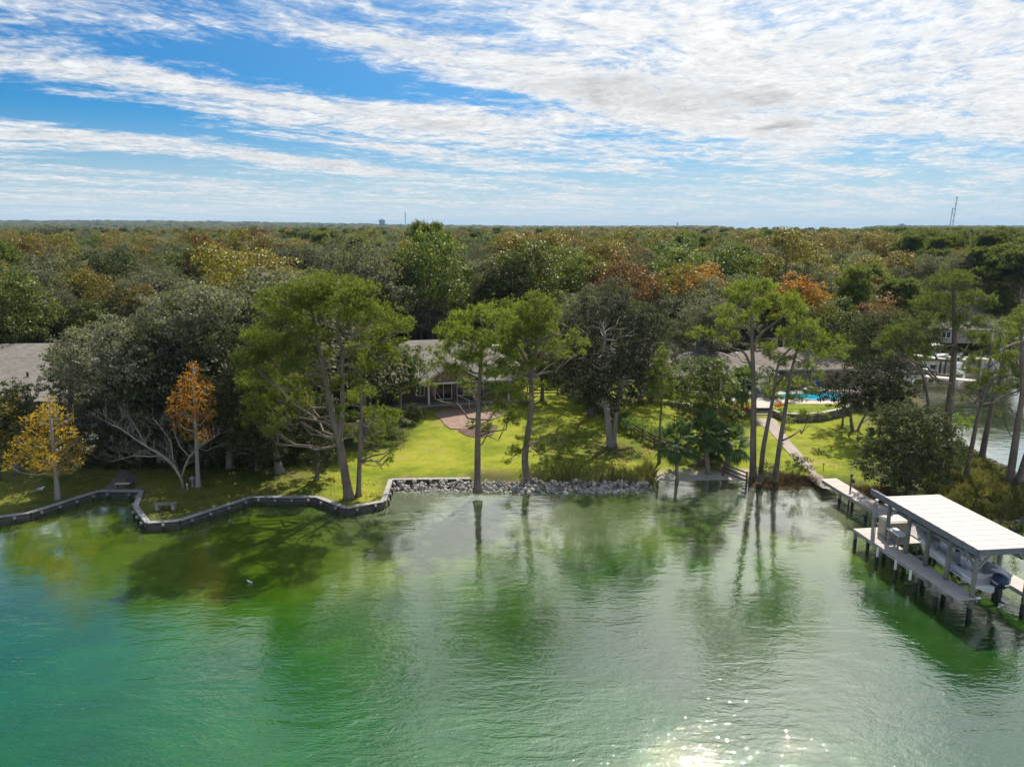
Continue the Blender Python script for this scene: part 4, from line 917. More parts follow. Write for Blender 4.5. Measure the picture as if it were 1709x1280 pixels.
# ------------------------------------------------------------------ fence, small yard things
def fence(pxs, label):
    w_ = [P(x, y, z) for x, y, z in pxs]; O = Vector((w_[0].x, w_[0].y, 0)); root = empty('rail_fence', O, 0, label, 'fence')
    prev = None
    for a, b in zip(w_[:-1], w_[1:]):
        n = max(1, round((b - a).length / 2.3))
        for i in range(n + 1):
            if i == 0 and prev is not None: continue
            p = a.lerp(b, i / n); z = gz(p.x, p.y); q = Vector((p.x, p.y, z)) - O
            mb = MB(); mb.box((q.x, q.y, z + .5), (.13, .13, 1.2)); mb.build('post', M['wood_brown'], root)
            if prev is not None:
                for h_ in (.35, .68, 1.0): mb = MB(); mb.beam(prev + Vector((0, 0, h_)), Vector((q.x, q.y, z + h_)), .05, .12); mb.build('rail', M['wood_brown'], root)
            prev = Vector((q.x, q.y, z))
fence([(880, 662, 1.5), (930, 661, 1.5), (948, 668, 1.4), (1035, 712, 1.2), (1092, 742, 1.0), (1165, 768, .8)], 'brown post and rail fence running down behind the magnolia')
fence([(1166, 769, .8), (1207, 784, .6), (1246, 802, .4)], 'last brown fence stretch from the palms down to the water')
def at(px, py, z=None):
    p = P(px, py, .7 if z is None else z); 
    if z is None:
        for _ in range(4): p = P(px, py, gz(p.x, p.y))
    return p
p = at(277, 850)
r_ = empty('low_bench', p, R(4), 'low dark bench on two pale feet by the seawall point', 'bench')
mb = MB(); mb.box((0, 0, .42), (1.5, .4, .09)); mb.build('seat', M['pile'], r_)
for s_ in (-.55, .55): mb = MB(); mb.box((s_, 0, .19), (.22, .36, .38)); mb.build('foot', M['stonecap'], r_)
p = at(67, 822)
def bird(p, name, label, s_=1.0, rz=.3):
    r_ = empty(name, p, rz, label, 'bird'); mb = MB()
    mb.tube([(-.28 * s_, 0, .17 * s_), (-.18 * s_, 0, .2 * s_), (0, 0, .21 * s_), (.14 * s_, 0, .25 * s_), (.2 * s_, 0, .34 * s_), (.26 * s_, 0, .36 * s_), (.30 * s_, 0, .35 * s_)], [.01 * s_, .05 * s_, .1 * s_, .085 * s_, .04 * s_, .05 * s_, .02 * s_], 8); mb.build('body', M['white'], r_, True)
    mb = MB(); mb.tube([(.29 * s_, 0, .35 * s_), (.37 * s_, 0, .33 * s_)], [.014 * s_, .004 * s_], 5); mb.build('beak', M['gold'] if False else M['orange'], r_)
    for d in (-.03, .03): mb = MB(); mb.tube([(0, d * s_, .14 * s_), (0, d * s_, 0)], .009 * s_, 4); mb.build('leg', M['black'], r_)
    for d in (-1, 1): mb = MB(); mb.box((-.07 * s_, d * .09 * s_, .22 * s_), (.34 * s_, .02 * s_, .11 * s_)); mb.build('wing', M['cap'], r_)
bird(p, 'gull', 'white gull on the shaded lawn left of the notch', 1.2)
bird(Vector((*P(417, 973, 0).xy, -.07)), 'gull', 'lone white gull floating on the dark water', .65, 2.8)
p = at(313, 817)
r_ = empty('garden_light', p, 0, 'small white path light at the foot of the bare tree', 'garden light')
mb = MB(); mb.tube([(0, 0, 0), (0, 0, .35)], .03, 6); mb.build('stake', M['white'], r_); mb = MB(); mb.lathe((0, 0, .35), [(.06, 0), (.07, .12), (.02, .16)], 8); mb.build('lamp', M['white'], r_)
p = at(322, 811)
r_ = empty('stone_lantern', p, 0, 'grey stone lantern beside the orange cypress trunk', 'garden ornament')
mb = MB(); mb.lathe((0, 0, 0), [(.18, 0), (.1, .1), (.1, .35), (.2, .4), (.14, .45), (.14, .62)], 8); mb.build('base', M['rock'], r_); mb = MB(); mb.lathe((0, 0, .62), [(.28, 0), (.1, .14), (.03, .22)], 8); mb.build('cap', M['rock'], r_)
p = at(206, 815)
r_ = empty('plank_bench', p, R(2), 'pale plank bench on the gravel by the notch', 'bench')
mb = MB(); mb.box((0, 0, .4), (1.1, .3, .06)); mb.build('seat', M['deck'], r_)
for s_ in (-.45, .45): mb = MB(); mb.box((s_, 0, .185), (.07, .25, .37)); mb.build('leg', M['wood_brown'], r_)
p = at(219, 815)
r_ = empty('lounge_chair', p, R(25), 'dark slatted lounge chair beside the plank bench', 'chair')
mb = MB(); mb.box((0, 0, .35), (.5, .55, .06)); mb.build('seat', M['black'], r_); mb = MB(); mb.box((.1, .3, .65), (.5, .06, .65), rot=Matrix.Rotation(-.35, 3, 'X')); mb.build('backrest', M['black'], r_)
for sx in (-.2, .2):
    for sy in (-.2, .2): mb = MB(); mb.box((sx, sy, .16), (.05, .05, .32)); mb.build('leg', M['black'], r_)
# left deck with furniture
p = at(160, 757)
dl = empty('patio_deck', (p.x, p.y, 0), R(3), 'grey timber deck edge under the left oaks', 'deck')
for i in range(14): mb = MB(); mb.box((0, i * .3, 1.05), (7.0, .285, .05)); mb.build('deck_board', M['deck_grey'], dl)
mb = MB(); mb.box((0, -.18, .85), (7.0, .06, .4)); mb.build('rim_board', M['wood'], dl)
for x_0 in (-3, 0, 3): mb = MB(); mb.box((x_0, .1, .6), (.15, .15, .8)); mb.build('post', M['wood'], dl)
def on_deck(x, y): return Matrix.Rotation(R(3), 3, 'Z') @ Vector((x, y, 0)) + Vector((p.x, p.y, 1.075))
r_ = empty('patio_table', on_deck(.4, .9), R(3), 'round table with pale teal top on the grey deck', 'table')
mb = MB(); mb.lathe((0, 0, .7), [(.75, 0), (.75, .05)], 16); mb.build('table_top', M['tealcloth'], r_); mb = MB(); mb.lathe((0, 0, 0), [(.3, 0), (.06, .05), (.06, .7)], 8); mb.build('pedestal', M['black'], r_)
for k_, (x, y, mt, nm) in enumerate(((-1.2, 2.2, 'cream', 'cream covered sofa at the back of the grey deck'), (1.6, 2.3, 'cream', 'second cream armchair right of the sofa on the deck'), (1.9, 1.1, 'purple', 'purple cushioned chair at the right of the teal table'))):
    wd = 1.9 if k_ == 0 else .8
    r_ = empty('armchair', on_deck(x, y), R(3 - 12 * k_), nm, 'seat')
    mb = MB(); mb.box((0, 0, .3), (wd, .8, .3)); mb.build('seat', M[mt], r_); mb = MB(); mb.box((0, .36, .65), (wd, .2, .55), rot=Matrix.Rotation(-.15, 3, 'X')); mb.build('backrest', M[mt], r_)
    for s_ in (-1, 1): mb = MB(); mb.box((s_ * (wd / 2 + .06), 0, .33), (.12, .8, .5)); mb.build('armrest', M['stucco'], r_)
for k_, (x, y, lb) in enumerate(((1366, 757, 'path light on the lawn right of the path, nearest the steps'), (1374, 783, 'path light right of the path, nearest the water'), (1306, 748, 'path light on the left edge of the path'))):
    q = at(x, y); r_ = empty('path_light', q, 0, lb, 'garden light', 'dark path lights')
    mb = MB(); mb.tube([(0, 0, 0), (0, 0, .4)], .025, 6); mb.build('stake', M['black'], r_); mb = MB(); mb.lathe((0, 0, .38), [(.03, 0), (.12, .04), (.03, .12)], 8); mb.build('shade', M['black'], r_)

# ------------------------------------------------------------------ the far side of the channel
def far_dock(pa, pb, wd, label, z=1.2):
    a, b = P(*pa, z), P(*pb, z); d = b - a; L = d.length; rz = math.atan2(d.y, d.x)
    r_ = empty('far_dock', (a.x, a.y, 0), rz, label, 'dock')
    mb = MB(); mb.box((L / 2, 0, z), (L, wd, .12)); mb.build('planking', M['deck'], r_)
    n = max(2, int(L / 2.6))
    for i in range(n + 1):
        for s_ in (-1, 1): mb = MB(); mb.tube([(L * i / n, s_ * wd * .42, -1.5), (L * i / n, s_ * wd * .42, z - .07)], .12, 7); mb.build('pile', M['pile_wet'], r_)
far_dock((1495, 588), (1575, 600), 1.6, 'farther pale dock across the channel with the moored white boat')
far_dock((1545, 628), (1640, 637), 1.4, 'nearer pale dock crossing behind the big pine trunk')
far_dock((1600, 596), (1709, 604), 1.4, 'dock at the far right edge across the channel')
def small_boat(px, py, L, rz, label, mat, top=False):
    q = P(px, py, .3); r_ = empty('moored_boat', (q.x, q.y, 0), rz, label, 'boat')
    mb = MB(); st = [(0, .05, .9, .3), (.15, .5, .85, .1), (.35, .85, .75, -.05), (.7, 1.0, .65, -.1), (1, .95, .62, -.1)]
    o = 0; vs_ = []
    for t_, hb, zg, zk in st: vs_ += [(L * t_, -hb, zg), (L * t_, -hb * .75, zk + .2), (L * t_, 0, zk), (L * t_, hb * .75, zk + .2), (L * t_, hb, zg)]
    fs = [(i * 5 + j, (i + 1) * 5 + j, (i + 1) * 5 + j + 1, i * 5 + j + 1) for i in range(4) for j in range(4)] + [tuple(range(20, 25))]
    mb.add(vs_, fs); mb.build('hull', mat, r_)
    mb = MB(); mb.add([v for v in vs_[0::5]] + [v for v in vs_[4::5]], [(i, i + 5, i + 6, i + 1) for i in range(4)]); d_ = mb.build('deck', M['gel_in'], r_, loc=(0, 0, -.12))
    mb = MB(); mb.box((L * .55, 0, 1.05), (.8, .8, .9)); mb.build('console', M['gel'], r_)
    if top:
        for sx in (.4, .72):
            for sy in (-.7, .7): mb = MB(); mb.tube([(L * sx, sy, .6), (L * sx, sy, 2.3)], .04, 5); mb.build('top_post', M['steel'], r_)
        mb = MB(); mb.box((L * .56, 0, 2.34), (L * .42, 1.9, .08)); mb.build('canopy', mat, r_)
    mb = MB(); mb.box((L + .3, 0, .8), (.5, .4, .8)); mb.build('outboard', M['black'], r_)
small_boat(1583, 596, 5.0, R(185), 'white boat with a canopy at the end of the farther dock', M['white'], True)
small_boat(1600, 626, 6.0, R(60), 'small white boat on a lift behind the big pine trunk', M['white'])
small_boat(1480, 620, 6.5, R(5), 'grey flat boat with an orange buoy moored below the left end of the docks', M['gel_in'], False)
small_boat(1637, 592, 6.5, R(8), 'white boat with dark blue stripe against the far bank', M['white'], True)
small_boat(1700, 616, 6.0, R(10), 'boat with a bright blue cover at the right edge', M['blue'], False)
small_boat(1612, 607, 5.0, R(80), 'little white boat just below the far right dock', M['white'])
q = P(1575, 577, 2.0)
hf = empty('house', (q.x + 3, q.y + 6, 0), R(-3), 'low grey roofed house across the channel', 'house')
mb = MB(); mb.box((3, 4, 2.7), (9, 7, 2.6)); mb.build('wall', M['stucco'], hf); roof_hip(hf, -2.5, 8.5, -.6, 8.6, 4.0, 5.9, M['shingle'])
window(hf, 1, .45, 2.2, 3.4, 1.6); window(hf, 5, .45, 2.2, 3.4, 1.6)
q = P(1640, 585, 2.0)
hf = empty('house', (q.x + 8, q.y + 14, 0), R(2), 'pale house at the right behind the far bank pines', 'house')
mb = MB(); mb.box((3, 4, 3.2), (12, 7, 3.4)); mb.build('wall', M['white'], hf); roof_hip(hf, -4, 10, -.6, 8.6, 5.0, 7.2, M['shingle2'])
for u in (-1, 3, 7): window(hf, u, .45, 2.5, 4.0, 1.6)
q = PY(1700, 512, 185)
hf = empty('house', (q.x - 6, 240, 0), R(-10), 'white house glimpsed between pines at the upper right', 'house')
mb = MB(); mb.box((3, 4, 4.5), (16, 9, 5)); mb.build('wall', M['white'], hf); roof_hip(hf, -6, 12, -1, 9.6, 7.1, 9.4, M['shingle2'])
for u in (-2, 3, 8): window(hf, u, -.55, 3.5, 5.2, 1.8)

# ------------------------------------------------------------------ skyline
mb = MB(); n_ = 60
for i in range(n_):
    x0, x1 = 1500 + 3400 * i / n_, 1500 + 3400 * (i + 1) / n_; h_ = 9 + 7 * noise.noise(Vector((i * .6, 0, 0)))
    mb.prism([(x0, 7600), (x1, 7600), (x1, 8000), (x0, 8000)], -2, h_)
tag(mb.build('far_shore_hills', M['oak_dark']), kind='structure')
def horizon_z(py, Y): return CAM_H - Y * ((FPX * math.sin(PITCH) + (py - 640) * math.cos(PITCH)) / (FPX * math.cos(PITCH) - (py - 640) * math.sin(PITCH)))
def hp(px, Y): p = PY(px, 384, Y); return p.x
Y = 2900; x = hp(638, Y); t_ = empty('water_tower', (x, Y, 5), 0, 'blue grey water tower standing above the wooded horizon', 'water tower'); zt = horizon_z(366.5, Y) - 5
mb = MB(); mb.lathe((0, 0, 0), [(7.5, 0), (7.0, zt * .55)], 16); mb.build('stem', M['fartank'], t_)
mb = MB(); mb.lathe((0, 0, zt * .55), [(7, 0), (9, zt * .10), (11.5, zt * .2), (12, zt * .38), (11, zt * .44), (1, zt * .45)], 20); mb.build('tank', M['fartank'], t_)
mb = MB(); mb.lathe((0, 0, zt), [(.8, 0), (.8, 6)], 6); mb.build('antenna', M['farmast'], t_)
def mast(px, ytop, Y, label, wd=3.0, drums=3, lean=0.0, name='radio_mast'):
    x = hp(px, Y); zt = horizon_z(ytop, Y) - 4; t_ = empty(name, (x, Y, 4), 0, label, 'radio mast'); mb = MB()
    for k_ in range(3):
        a = k_ * 2.094; mb.tube([(wd / 2 * math.cos(a), wd / 2 * math.sin(a), 0), (wd / 2.4 * math.cos(a) + lean * zt, wd / 2.4 * math.sin(a), zt)], .33, 4)
    n = int(zt / 6)
    for i in range(n):
        z0, z1 = zt * i / n, zt * (i + 1) / n
        for k_ in range(3):
            a, b = k_ * 2.094, (k_ + 1) * 2.094
            mb.tube([(wd / 2 * math.cos(a) + lean * z0, wd / 2 * math.sin(a), z0), (wd / 2 * math.cos(b) + lean * z1, wd / 2 * math.sin(b), z1)], .2, 3)
    mb.build('lattice', M['farmast'], t_)
    for i in range(drums):
        z = zt * (.99 - .16 * i); mb = MB(); mb.lathe((lean * z, 0, z), [(2.2, 0), (2.4, 1.5), (2.2, 3)], 8); mb.build('antenna_drum', M['farmast'], t_)
mast(677, 356, 2500, 'thin pinkish radio mast right of the water tower', 2.6, 2)
mast(1588.5, 330, 2300, 'tall lattice radio mast with dark antenna drums near the right edge', 4.5, 5, .035)
mast(1584, 349, 2280, 'shorter lattice mast just left of the tall one', 3.0, 2, .045)
Y = 2800; x = hp(1130, Y); t_ = empty('smokestack', (x, Y, 4), 0, 'thin grey smokestack on the horizon right of centre', 'chimney stack'); zt = horizon_z(373, Y) - 4
mb = MB(); mb.lathe((0, 0, 0), [(3.4, 0), (2.4, zt)], 12); mb.build('shaft', M['farwall'], t_); mb = MB(); mb.lathe((0, 0, zt), [(2.9, 0), (2.9, 2.2)], 12); mb.build('rim', M['farmast'], t_)
Y = 2600; x = hp(1503, Y); zt = horizon_z(379.5, Y) - 4
t_ = empty('office_building', (x, Y, 4), 0, 'blue grey office block with a raised roof house on the horizon', 'building')
mb = MB(); mb.box((0, 0, zt / 2), (72, 30, zt)); mb.build('wall', M['fartank'], t_)
mb = MB(); mb.box((1, 0, zt + 4), (26, 18, 8)); mb.box((2, 0, zt + 10), (12, 10, 4)); mb.build('roof_house', M['fartank'], t_)
for i in range(11):
    for j in range(4): mb = MB(); mb.box((-32 + 6.4 * i, -15.05, zt - 4 - 6.2 * j), (3.6, .3, 3.6)); mb.build('window', M['glass'], t_)
for k_, (px, wd, col) in enumerate(((1600, 34, 'white'), (1627, 30, 'white'), (1561, 40, 'brickwall'))):
    Y = 1900; x = hp(px, Y); t_ = empty('warehouse', (x, Y, 4), 0, ('white roofed warehouse right below the radio masts', 'white roofed warehouse right of the masts', 'reddish roofed hall left of the masts')[k_], 'building')
    zt = horizon_z(388, Y) - 4; mb = MB(); mb.box((0, 0, zt / 2), (wd, 20, zt)); mb.build('wall', M['farwall'], t_); mb = MB(); mb.add([(-wd / 2 - 1, -11, zt), (wd / 2 + 1, -11, zt), (wd / 2 + 1, 11, zt), (-wd / 2 - 1, 11, zt), (-wd / 2, 0, zt + 4), (wd / 2, 0, zt + 4)], [(0, 1, 5, 4), (2, 3, 4, 5), (1, 2, 5), (3, 0, 4)]); mb.build('roof', M[col], t_)
# ------------------------------------------------------------------ trees
def unit(n, up=0.0):
    v = rng.normal(size=(n, 3)); v[:, 2] += up; return v / (np.linalg.norm(v, axis=1, keepdims=True) + 1e-9)
def perp(d):
    r = np.cross(d, rng.normal(size=d.shape)); return r / (np.linalg.norm(r, axis=1, keepdims=True) + 1e-9)
def needle_pts(c, r, dens=1.0, L=.30, W=.042, k=9, flat=.62):
    """pine tufts in one foliage cloud: each tuft is k thin needles fanning out from a twig end"""
    n = max(6, int(165 * dens * r ** 2.3)); ns = max(4, int(9 * r))
    sub = unit(ns, .3) * np.array([r, r, r * flat]) * rng.uniform(.45, .98, (ns, 1)); o = c + sub[rng.integers(0, ns, n)] + rng.normal(size=(n, 3)) * np.array([.26, .26, .15]) * max(.5, r)
    d = (o - c) / np.array([r, r, r * flat]); d /= np.linalg.norm(d, axis=1, keepdims=True) + 1e-6
    axis = d * .55 + np.array([0, 0, .55]) + rng.normal(size=(n, 3)) * .3; axis /= np.linalg.norm(axis, axis=1, keepdims=True)
    o = np.repeat(o, k, 0); ax = np.repeat(axis, k, 0)
    dd = ax * .6 + unit(n * k) * .85; dd /= np.linalg.norm(dd, axis=1, keepdims=True)
    s = perp(dd) * W / 2; LL = L * rng.uniform(.7, 1.15, (n * k, 1))
    b = o + dd * .03
    V = np.stack([b - s, b + s, o + dd * LL], 1).reshape(-1, 3)
    return V
def leaf_pts(c, r, dens=1.0, size=.22, flat=.8, sub=9, up=.25):
    """leaves gathered round twig ends on the outside of a foliage cloud"""
    ns = max(5, int(sub * 2.2 * r)); sd_ = unit(ns, up); sc = c + sd_ * np.array([r, r, r * flat]) * rng.uniform(.62, 1.02, (ns, 1))
    n = max(20, int(dens * 15.0 * r * r * flat / (size * size)))
    which = rng.integers(0, ns, n)
    o = sc[which] + rng.normal(size=(n, 3)) * np.array([.26, .26, .16]) * max(.45, r * .55)
    nrm = (o - c); nrm /= np.linalg.norm(nrm, axis=1, keepdims=True) + 1e-6
    nrm = nrm * .5 + np.array([0, 0, .45]) + rng.normal(size=(n, 3)) * .55; nrm /= np.linalg.norm(nrm, axis=1, keepdims=True)
    a = perp(nrm); b = np.cross(nrm, a); s = size * rng.uniform(.6, 1.25, (n, 1)); 
    V = np.stack([o - a * s * .5, o + b * s * .40 + nrm * s * .05, o + a * s * .55, o - b * s * .40 + nrm * s * .05], 1).reshape(-1, 3)
    return V
def feather_pts(c, r, dens=1.0, L=.34, flat=.75):
    n = max(10, int(150 * dens * r * r)); d = unit(n, .1); o = c + d * np.array([r, r, r * flat]) * rng.uniform(.3, 1.05, (n, 1)) ** .6
    dd = d * .8 + np.array([0, 0, -.15]) + rng.normal(size=(n, 3)) * .5; dd /= np.linalg.norm(dd, axis=1, keepdims=True); s = perp(dd) * .05; LL = L * rng.uniform(.6, 1.2, (n, 1))
    return np.stack([o, o + dd * LL * .5 - s, o + dd * LL, o + dd * LL * .5 + s], 1).reshape(-1, 3)
def tube_np(mb, a, b, r0, r1, n=5, sag=.0, wob=.1):
    a, b = Vector(a), Vector(b); d = b - a; L = d.length; pts = []; rs = []
    k = max(3, min(6, int(L / .8) + 2))
    for i in range(k):
        t = i / (k - 1); p = a.lerp(b, t); s_ = math.sin(math.pi * t)
        p += Vector((random.uniform(-1, 1), random.uniform(-1, 1), random.uniform(-1, 1))) * wob * L * .12 * s_; p.z += -sag * L * s_
        pts.append(p); rs.append(r0 + (r1 - r0) * t)
    mb.tube(pts, rs, n, cap=False); return pts
def grow(name, label, cat, base, trunks, blobs, style, leafmat, barkmat, group=None, dens=1.0, size=.22, flat=.7, limbs=True, twigs=5, as_parts=True, foliage_name='foliage', rootflare=1.5, leafkw={}):
    """trunks: list of (points, r0, r1) in world metres; blobs: list of (centre, radius)"""
    base = Vector(base); root = empty(name, base, 0, label, cat, group)
    tr = []
    for pts, r0, r1 in trunks:
        pts = [Vector(p) - base for p in pts]; k = len(pts); sm = []
        for i in range(k - 1):      # smooth the polyline
            p0, p1, p2, p3 = pts[max(i - 1, 0)], pts[i], pts[i + 1], pts[min(i + 2, k - 1)]
            for j in range(4):
                t = j / 4; sm.append(.5 * ((2 * p1) + (p2 - p0) * t + (2 * p0 - 5 * p1 + 4 * p2 - p3) * t * t + (3 * p1 - p0 - 3 * p2 + p3) * t ** 3))
        sm.append(pts[-1]); n = len(sm); rs = [r0 + (r1 - r0) * (i / (n - 1)) ** .9 for i in range(n)]
        if rootflare > 1 and pts[0].z < .5: rs[0] *= rootflare; rs[1] *= 1 + (rootflare - 1) * .3
        mb = MB(); mb.tube(sm, rs, 10); mb.build('trunk', barkmat, root, True); tr.append((sm, rs))
    allv = []
    for c, r in blobs:
        c = Vector(c) - base; cn = np.array(c)
        if limbs and tr:
            best = None
            for sm, rs in tr:
                for p, rr in zip(sm, rs):
                    h_ = math.hypot(p.x - c.x, p.y - c.y); dz = c.z - p.z
                    if p.z < .25 * max(q.z for q in sm): continue
                    cost = (p - c).length + 2.0 * abs(dz - .45 * h_)
                    if best is None or cost < best[0]: best = (cost, p, rr)
            _, p, rr = best; L = (c - p).length
            if L > .25:
                mb = MB(); r0 = min(rr * .7, .022 + .013 * L); pts = tube_np(mb, p, c, r0, r0 * .35, 6, sag=.08, wob=1.2)
                for _ in range(twigs):
                    q0 = pts[-1 - random.randint(0, min(2, len(pts) - 2))]; dvec = Vector((random.gauss(0, 1), random.gauss(0, 1), random.gauss(.4, .6))).normalized()
                    q1 = c + Vector((dvec.x * r, dvec.y * r, dvec.z * r * flat)) * .8; tube_np(mb, q0, q1, r0 * .4, r0 * .12, 3, wob=1.0)
                mb.build('limb', barkmat, root, True)
        if style == 'needle': allv.append(needle_pts(cn, r, dens, flat=flat, **leafkw))
        elif style == 'feather': allv.append(feather_pts(cn, r, dens, **leafkw))
        elif style == 'leaf': allv.append(leaf_pts(cn, r, dens, size, flat, **leafkw))
    if allv:
        V = np.concatenate(allv); k = 3 if style == 'needle' else 4
        me = np_mesh(foliage_name, V, np.arange(len(V)).reshape(-1, k), leafmat); link(foliage_name, me, None, root)
    return root
def pxtrunk(pts, Y, dy=None): return [PY(x, y, Y + (dy[i] if dy else 0)) for i, (x, y) in enumerate(pts)]
def pxblobs(bl, Y, spread=.9, grow_=1.14):
    out = []
    for x, y, rp in bl:
        r = rp * mpp(Y) * grow_; out.append((PY(x, y, Y + random.uniform(-1, 1) * spread * 1.6), r))
    return out
def hero(name, label, cat, px, bl, tr, style, lm, bm_, r0=.28, r1=.08, extra=None, spread=1.6, **kw):
    b = at(*px); Y = b.y
    t = pxtrunk(tr, Y); t[0] = Vector((b.x, b.y, b.z - .15))
    trs = [(t, r0, r1)]
    for e, ra, rb in (extra or []): trs.append((pxtrunk(e, Y), ra, rb))
    return grow(name, label, cat, Vector((b.x, b.y, b.z)), trs, pxblobs(bl, Y, spread), style, M[lm], M[bm_], **kw)

NK = dict(limbs=True, twigs=5, flat=.62)
hero('pine_tree', 'largest pine with a forked trunk and bright rounded crown left of the lawn', 'tree', (583, 832),
     [(480, 500, 32), (520, 482, 32), (560, 484, 34), (600, 494, 28), (636, 520, 28), (655, 556, 24), (600, 530, 30), (550, 520, 30), (500, 540, 30), (455, 530, 28), (428, 565, 26), (462, 585, 30), (440, 625, 28), (480, 645, 28), (622, 566, 26), (590, 590, 22), (430, 672, 22), (470, 692, 20), (520, 560, 24), (500, 600, 22), (655, 600, 14), (450, 500, 20), (540, 505, 25), (580, 510, 28), (410, 600, 22), (420, 640, 24), (455, 660, 24), (490, 615, 24), (520, 640, 20), (560, 640, 16), (610, 610, 20), (640, 590, 20), (445, 590, 26), (480, 570, 26), (420, 700, 18), (450, 720, 16), (495, 670, 20), (530, 590, 20), (670, 540, 20), (665, 575, 18)],
     [(583, 832), (574, 780), (565, 730), (552, 680), (541, 620), (529, 570), (524, 535), (515, 505)], 'needle', 'needle', 'bark', .36, .09,
     extra=[([(566, 735), (571, 690), (571, 640), (570, 585), (562, 545), (572, 505)], .22, .06)], **NK)
hero('pine_tree', 'small pine at the foot of the forked pine with low drooping boughs', 'tree', (598, 828),
     [(598, 655, 18), (622, 690, 20), (652, 712, 18), (572, 690, 14), (640, 738, 16), (662, 745, 11), (650, 762, 9), (592, 632, 16), (615, 655, 14), (638, 692, 14), (585, 720, 12), (675, 730, 9), (640, 775, 7), (610, 735, 15), (630, 715, 16), (585, 670, 14), (600, 760, 11), (655, 690, 14)],
     [(598, 828), (600, 770), (602, 720), (603, 680), (600, 640)], 'needle', 'needle', 'bark', .2, .06, dens=.8, **NK)
hero('pine_tree', 'straight pine rising from the white rocks in front of the house', 'tree', (797, 818),
     [(770, 532, 22), (800, 520, 22), (830, 532, 22), (746, 558, 17), (776, 563, 24), (820, 568, 24), (736, 606, 14), (762, 618, 18), (800, 604, 20), (838, 618, 20), (850, 655, 18), (826, 688, 16), (852, 700, 16), (816, 716, 12), (752, 545, 14), (838, 590, 18), (870, 640, 12), (790, 650, 12), (722, 612, 9), (860, 690, 14), (760, 592, 18), (790, 582, 18), (815, 622, 17), (778, 636, 13), (745, 580, 15), (845, 604, 16), (830, 645, 14), (765, 545, 18), (725, 585, 12), (870, 665, 14), (838, 675, 16), (720, 640, 9), (810, 560, 20), (785, 600, 16), (870, 620, 13)],
     [(797, 818), (797, 760), (798, 700), (800, 650), (803, 600), (808, 560), (800, 530)], 'needle', 'needle', 'bark', .27, .07, **NK)
hero('pine_tree', 'crooked pine on the rocks with an S shaped trunk right of the straight one', 'tree', (882, 806),
     [(850, 520, 24), (888, 508, 25), (918, 522, 20), (926, 550, 18), (870, 545, 22), (900, 560, 22), (860, 580, 18), (960, 566, 16), (976, 574, 10), (942, 592, 13), (898, 610, 14), (868, 630, 11), (940, 716, 15), (855, 752, 13), (902, 748, 13), (922, 700, 10), (850, 770, 8), (915, 770, 9), (968, 588, 8), (955, 725, 12), (840, 545, 14), (845, 570, 18), (862, 600, 15), (915, 585, 16), (840, 620, 12), (895, 535, 22), (855, 545, 20), (930, 575, 16), (905, 645, 12), (858, 650, 12), (950, 740, 12), (925, 735, 12), (930, 760, 10), (870, 735, 10)],
     [(882, 806), (876, 770), (880, 730), (886, 690), (887, 650), (886, 625), (878, 600), (864, 577), (850, 555)], 'needle', 'needle', 'bark', .30, .09,
     extra=[([(887, 628), (892, 600), (897, 575), (915, 562), (950, 560)], .17, .06)], **NK)
hero('pine_tree', 'tallest pine of the trio by the garden path, round topped', 'tree', (1257, 800),
     [(1250, 482, 22), (1228, 494, 20), (1212, 518, 18), (1274, 478, 19), (1288, 500, 18), (1204, 540, 15), (1240, 535, 20), (1165, 553, 13), (1188, 560, 13), (1208, 570, 12), (1320, 502, 20), (1338, 522, 16), (1302, 520, 17), (1282, 578, 14), (1345, 545, 13), (1150, 560, 8), (1262, 510, 18), (1232, 560, 10)],
     [(1257, 800), (1257, 740), (1258, 680), (1257, 620), (1255, 570), (1254, 520), (1250, 485)], 'needle', 'needle', 'bark', .30, .08,
     extra=[([(1258, 585), (1268, 560), (1285, 545), (1302, 532), (1318, 518)], .14, .05), ([(1256, 620), (1243, 590), (1225, 582), (1205, 575), (1180, 566)], .12, .04)], **NK)
hero('pine_tree', 'slender curved pine in the middle of the trio by the path', 'tree', (1269, 800),
     [(1310, 558, 18), (1340, 578, 18), (1290, 590, 15), (1362, 560, 18), (1388, 572, 17), (1402, 594, 12), (1310, 602, 16), (1345, 610, 16), (1278, 620, 12), (1325, 585, 14), (1415, 580, 9)],
     [(1269, 800), (1273, 755), (1280, 715), (1288, 675), (1294, 640), (1302, 600), (1330, 575)], 'needle', 'needle', 'bark', .22, .06, dens=.85, **NK)
hero('pine_tree', 'right hand pine of the trio leaning over the path', 'tree', (1294, 800),
     [(1330, 545, 16), (1368, 592, 14), (1300, 642, 14), (1338, 640, 15), (1328, 668, 14), (1345, 690, 12), (1290, 660, 11), (1356, 655, 11), (1368, 625, 12), (1352, 540, 12), (1312, 690, 9), (1370, 690, 8)],
     [(1294, 800), (1300, 750), (1308, 700), (1315, 655), (1322, 615), (1335, 570), (1345, 545)], 'needle', 'needle', 'bark', .22, .06, dens=.8, **NK)
hero('pine_tree', 'narrow young pine behind the small palm, bushy at the top', 'tree', (1100, 772),
     [(1108, 590, 11), (1106, 605, 12), (1098, 622, 14), (1118, 622, 12), (1094, 640, 13), (1116, 642, 14), (1100, 660, 12), (1122, 665, 9), (1090, 660, 9), (1104, 680, 8), (1132, 612, 7), (1106, 578, 6)],
     [(1100, 772), (1101, 720), (1104, 680), (1105, 640), (1107, 580)], 'needle', 'needle', 'bark', .12, .03, dens=.8, spread=.7, **NK)
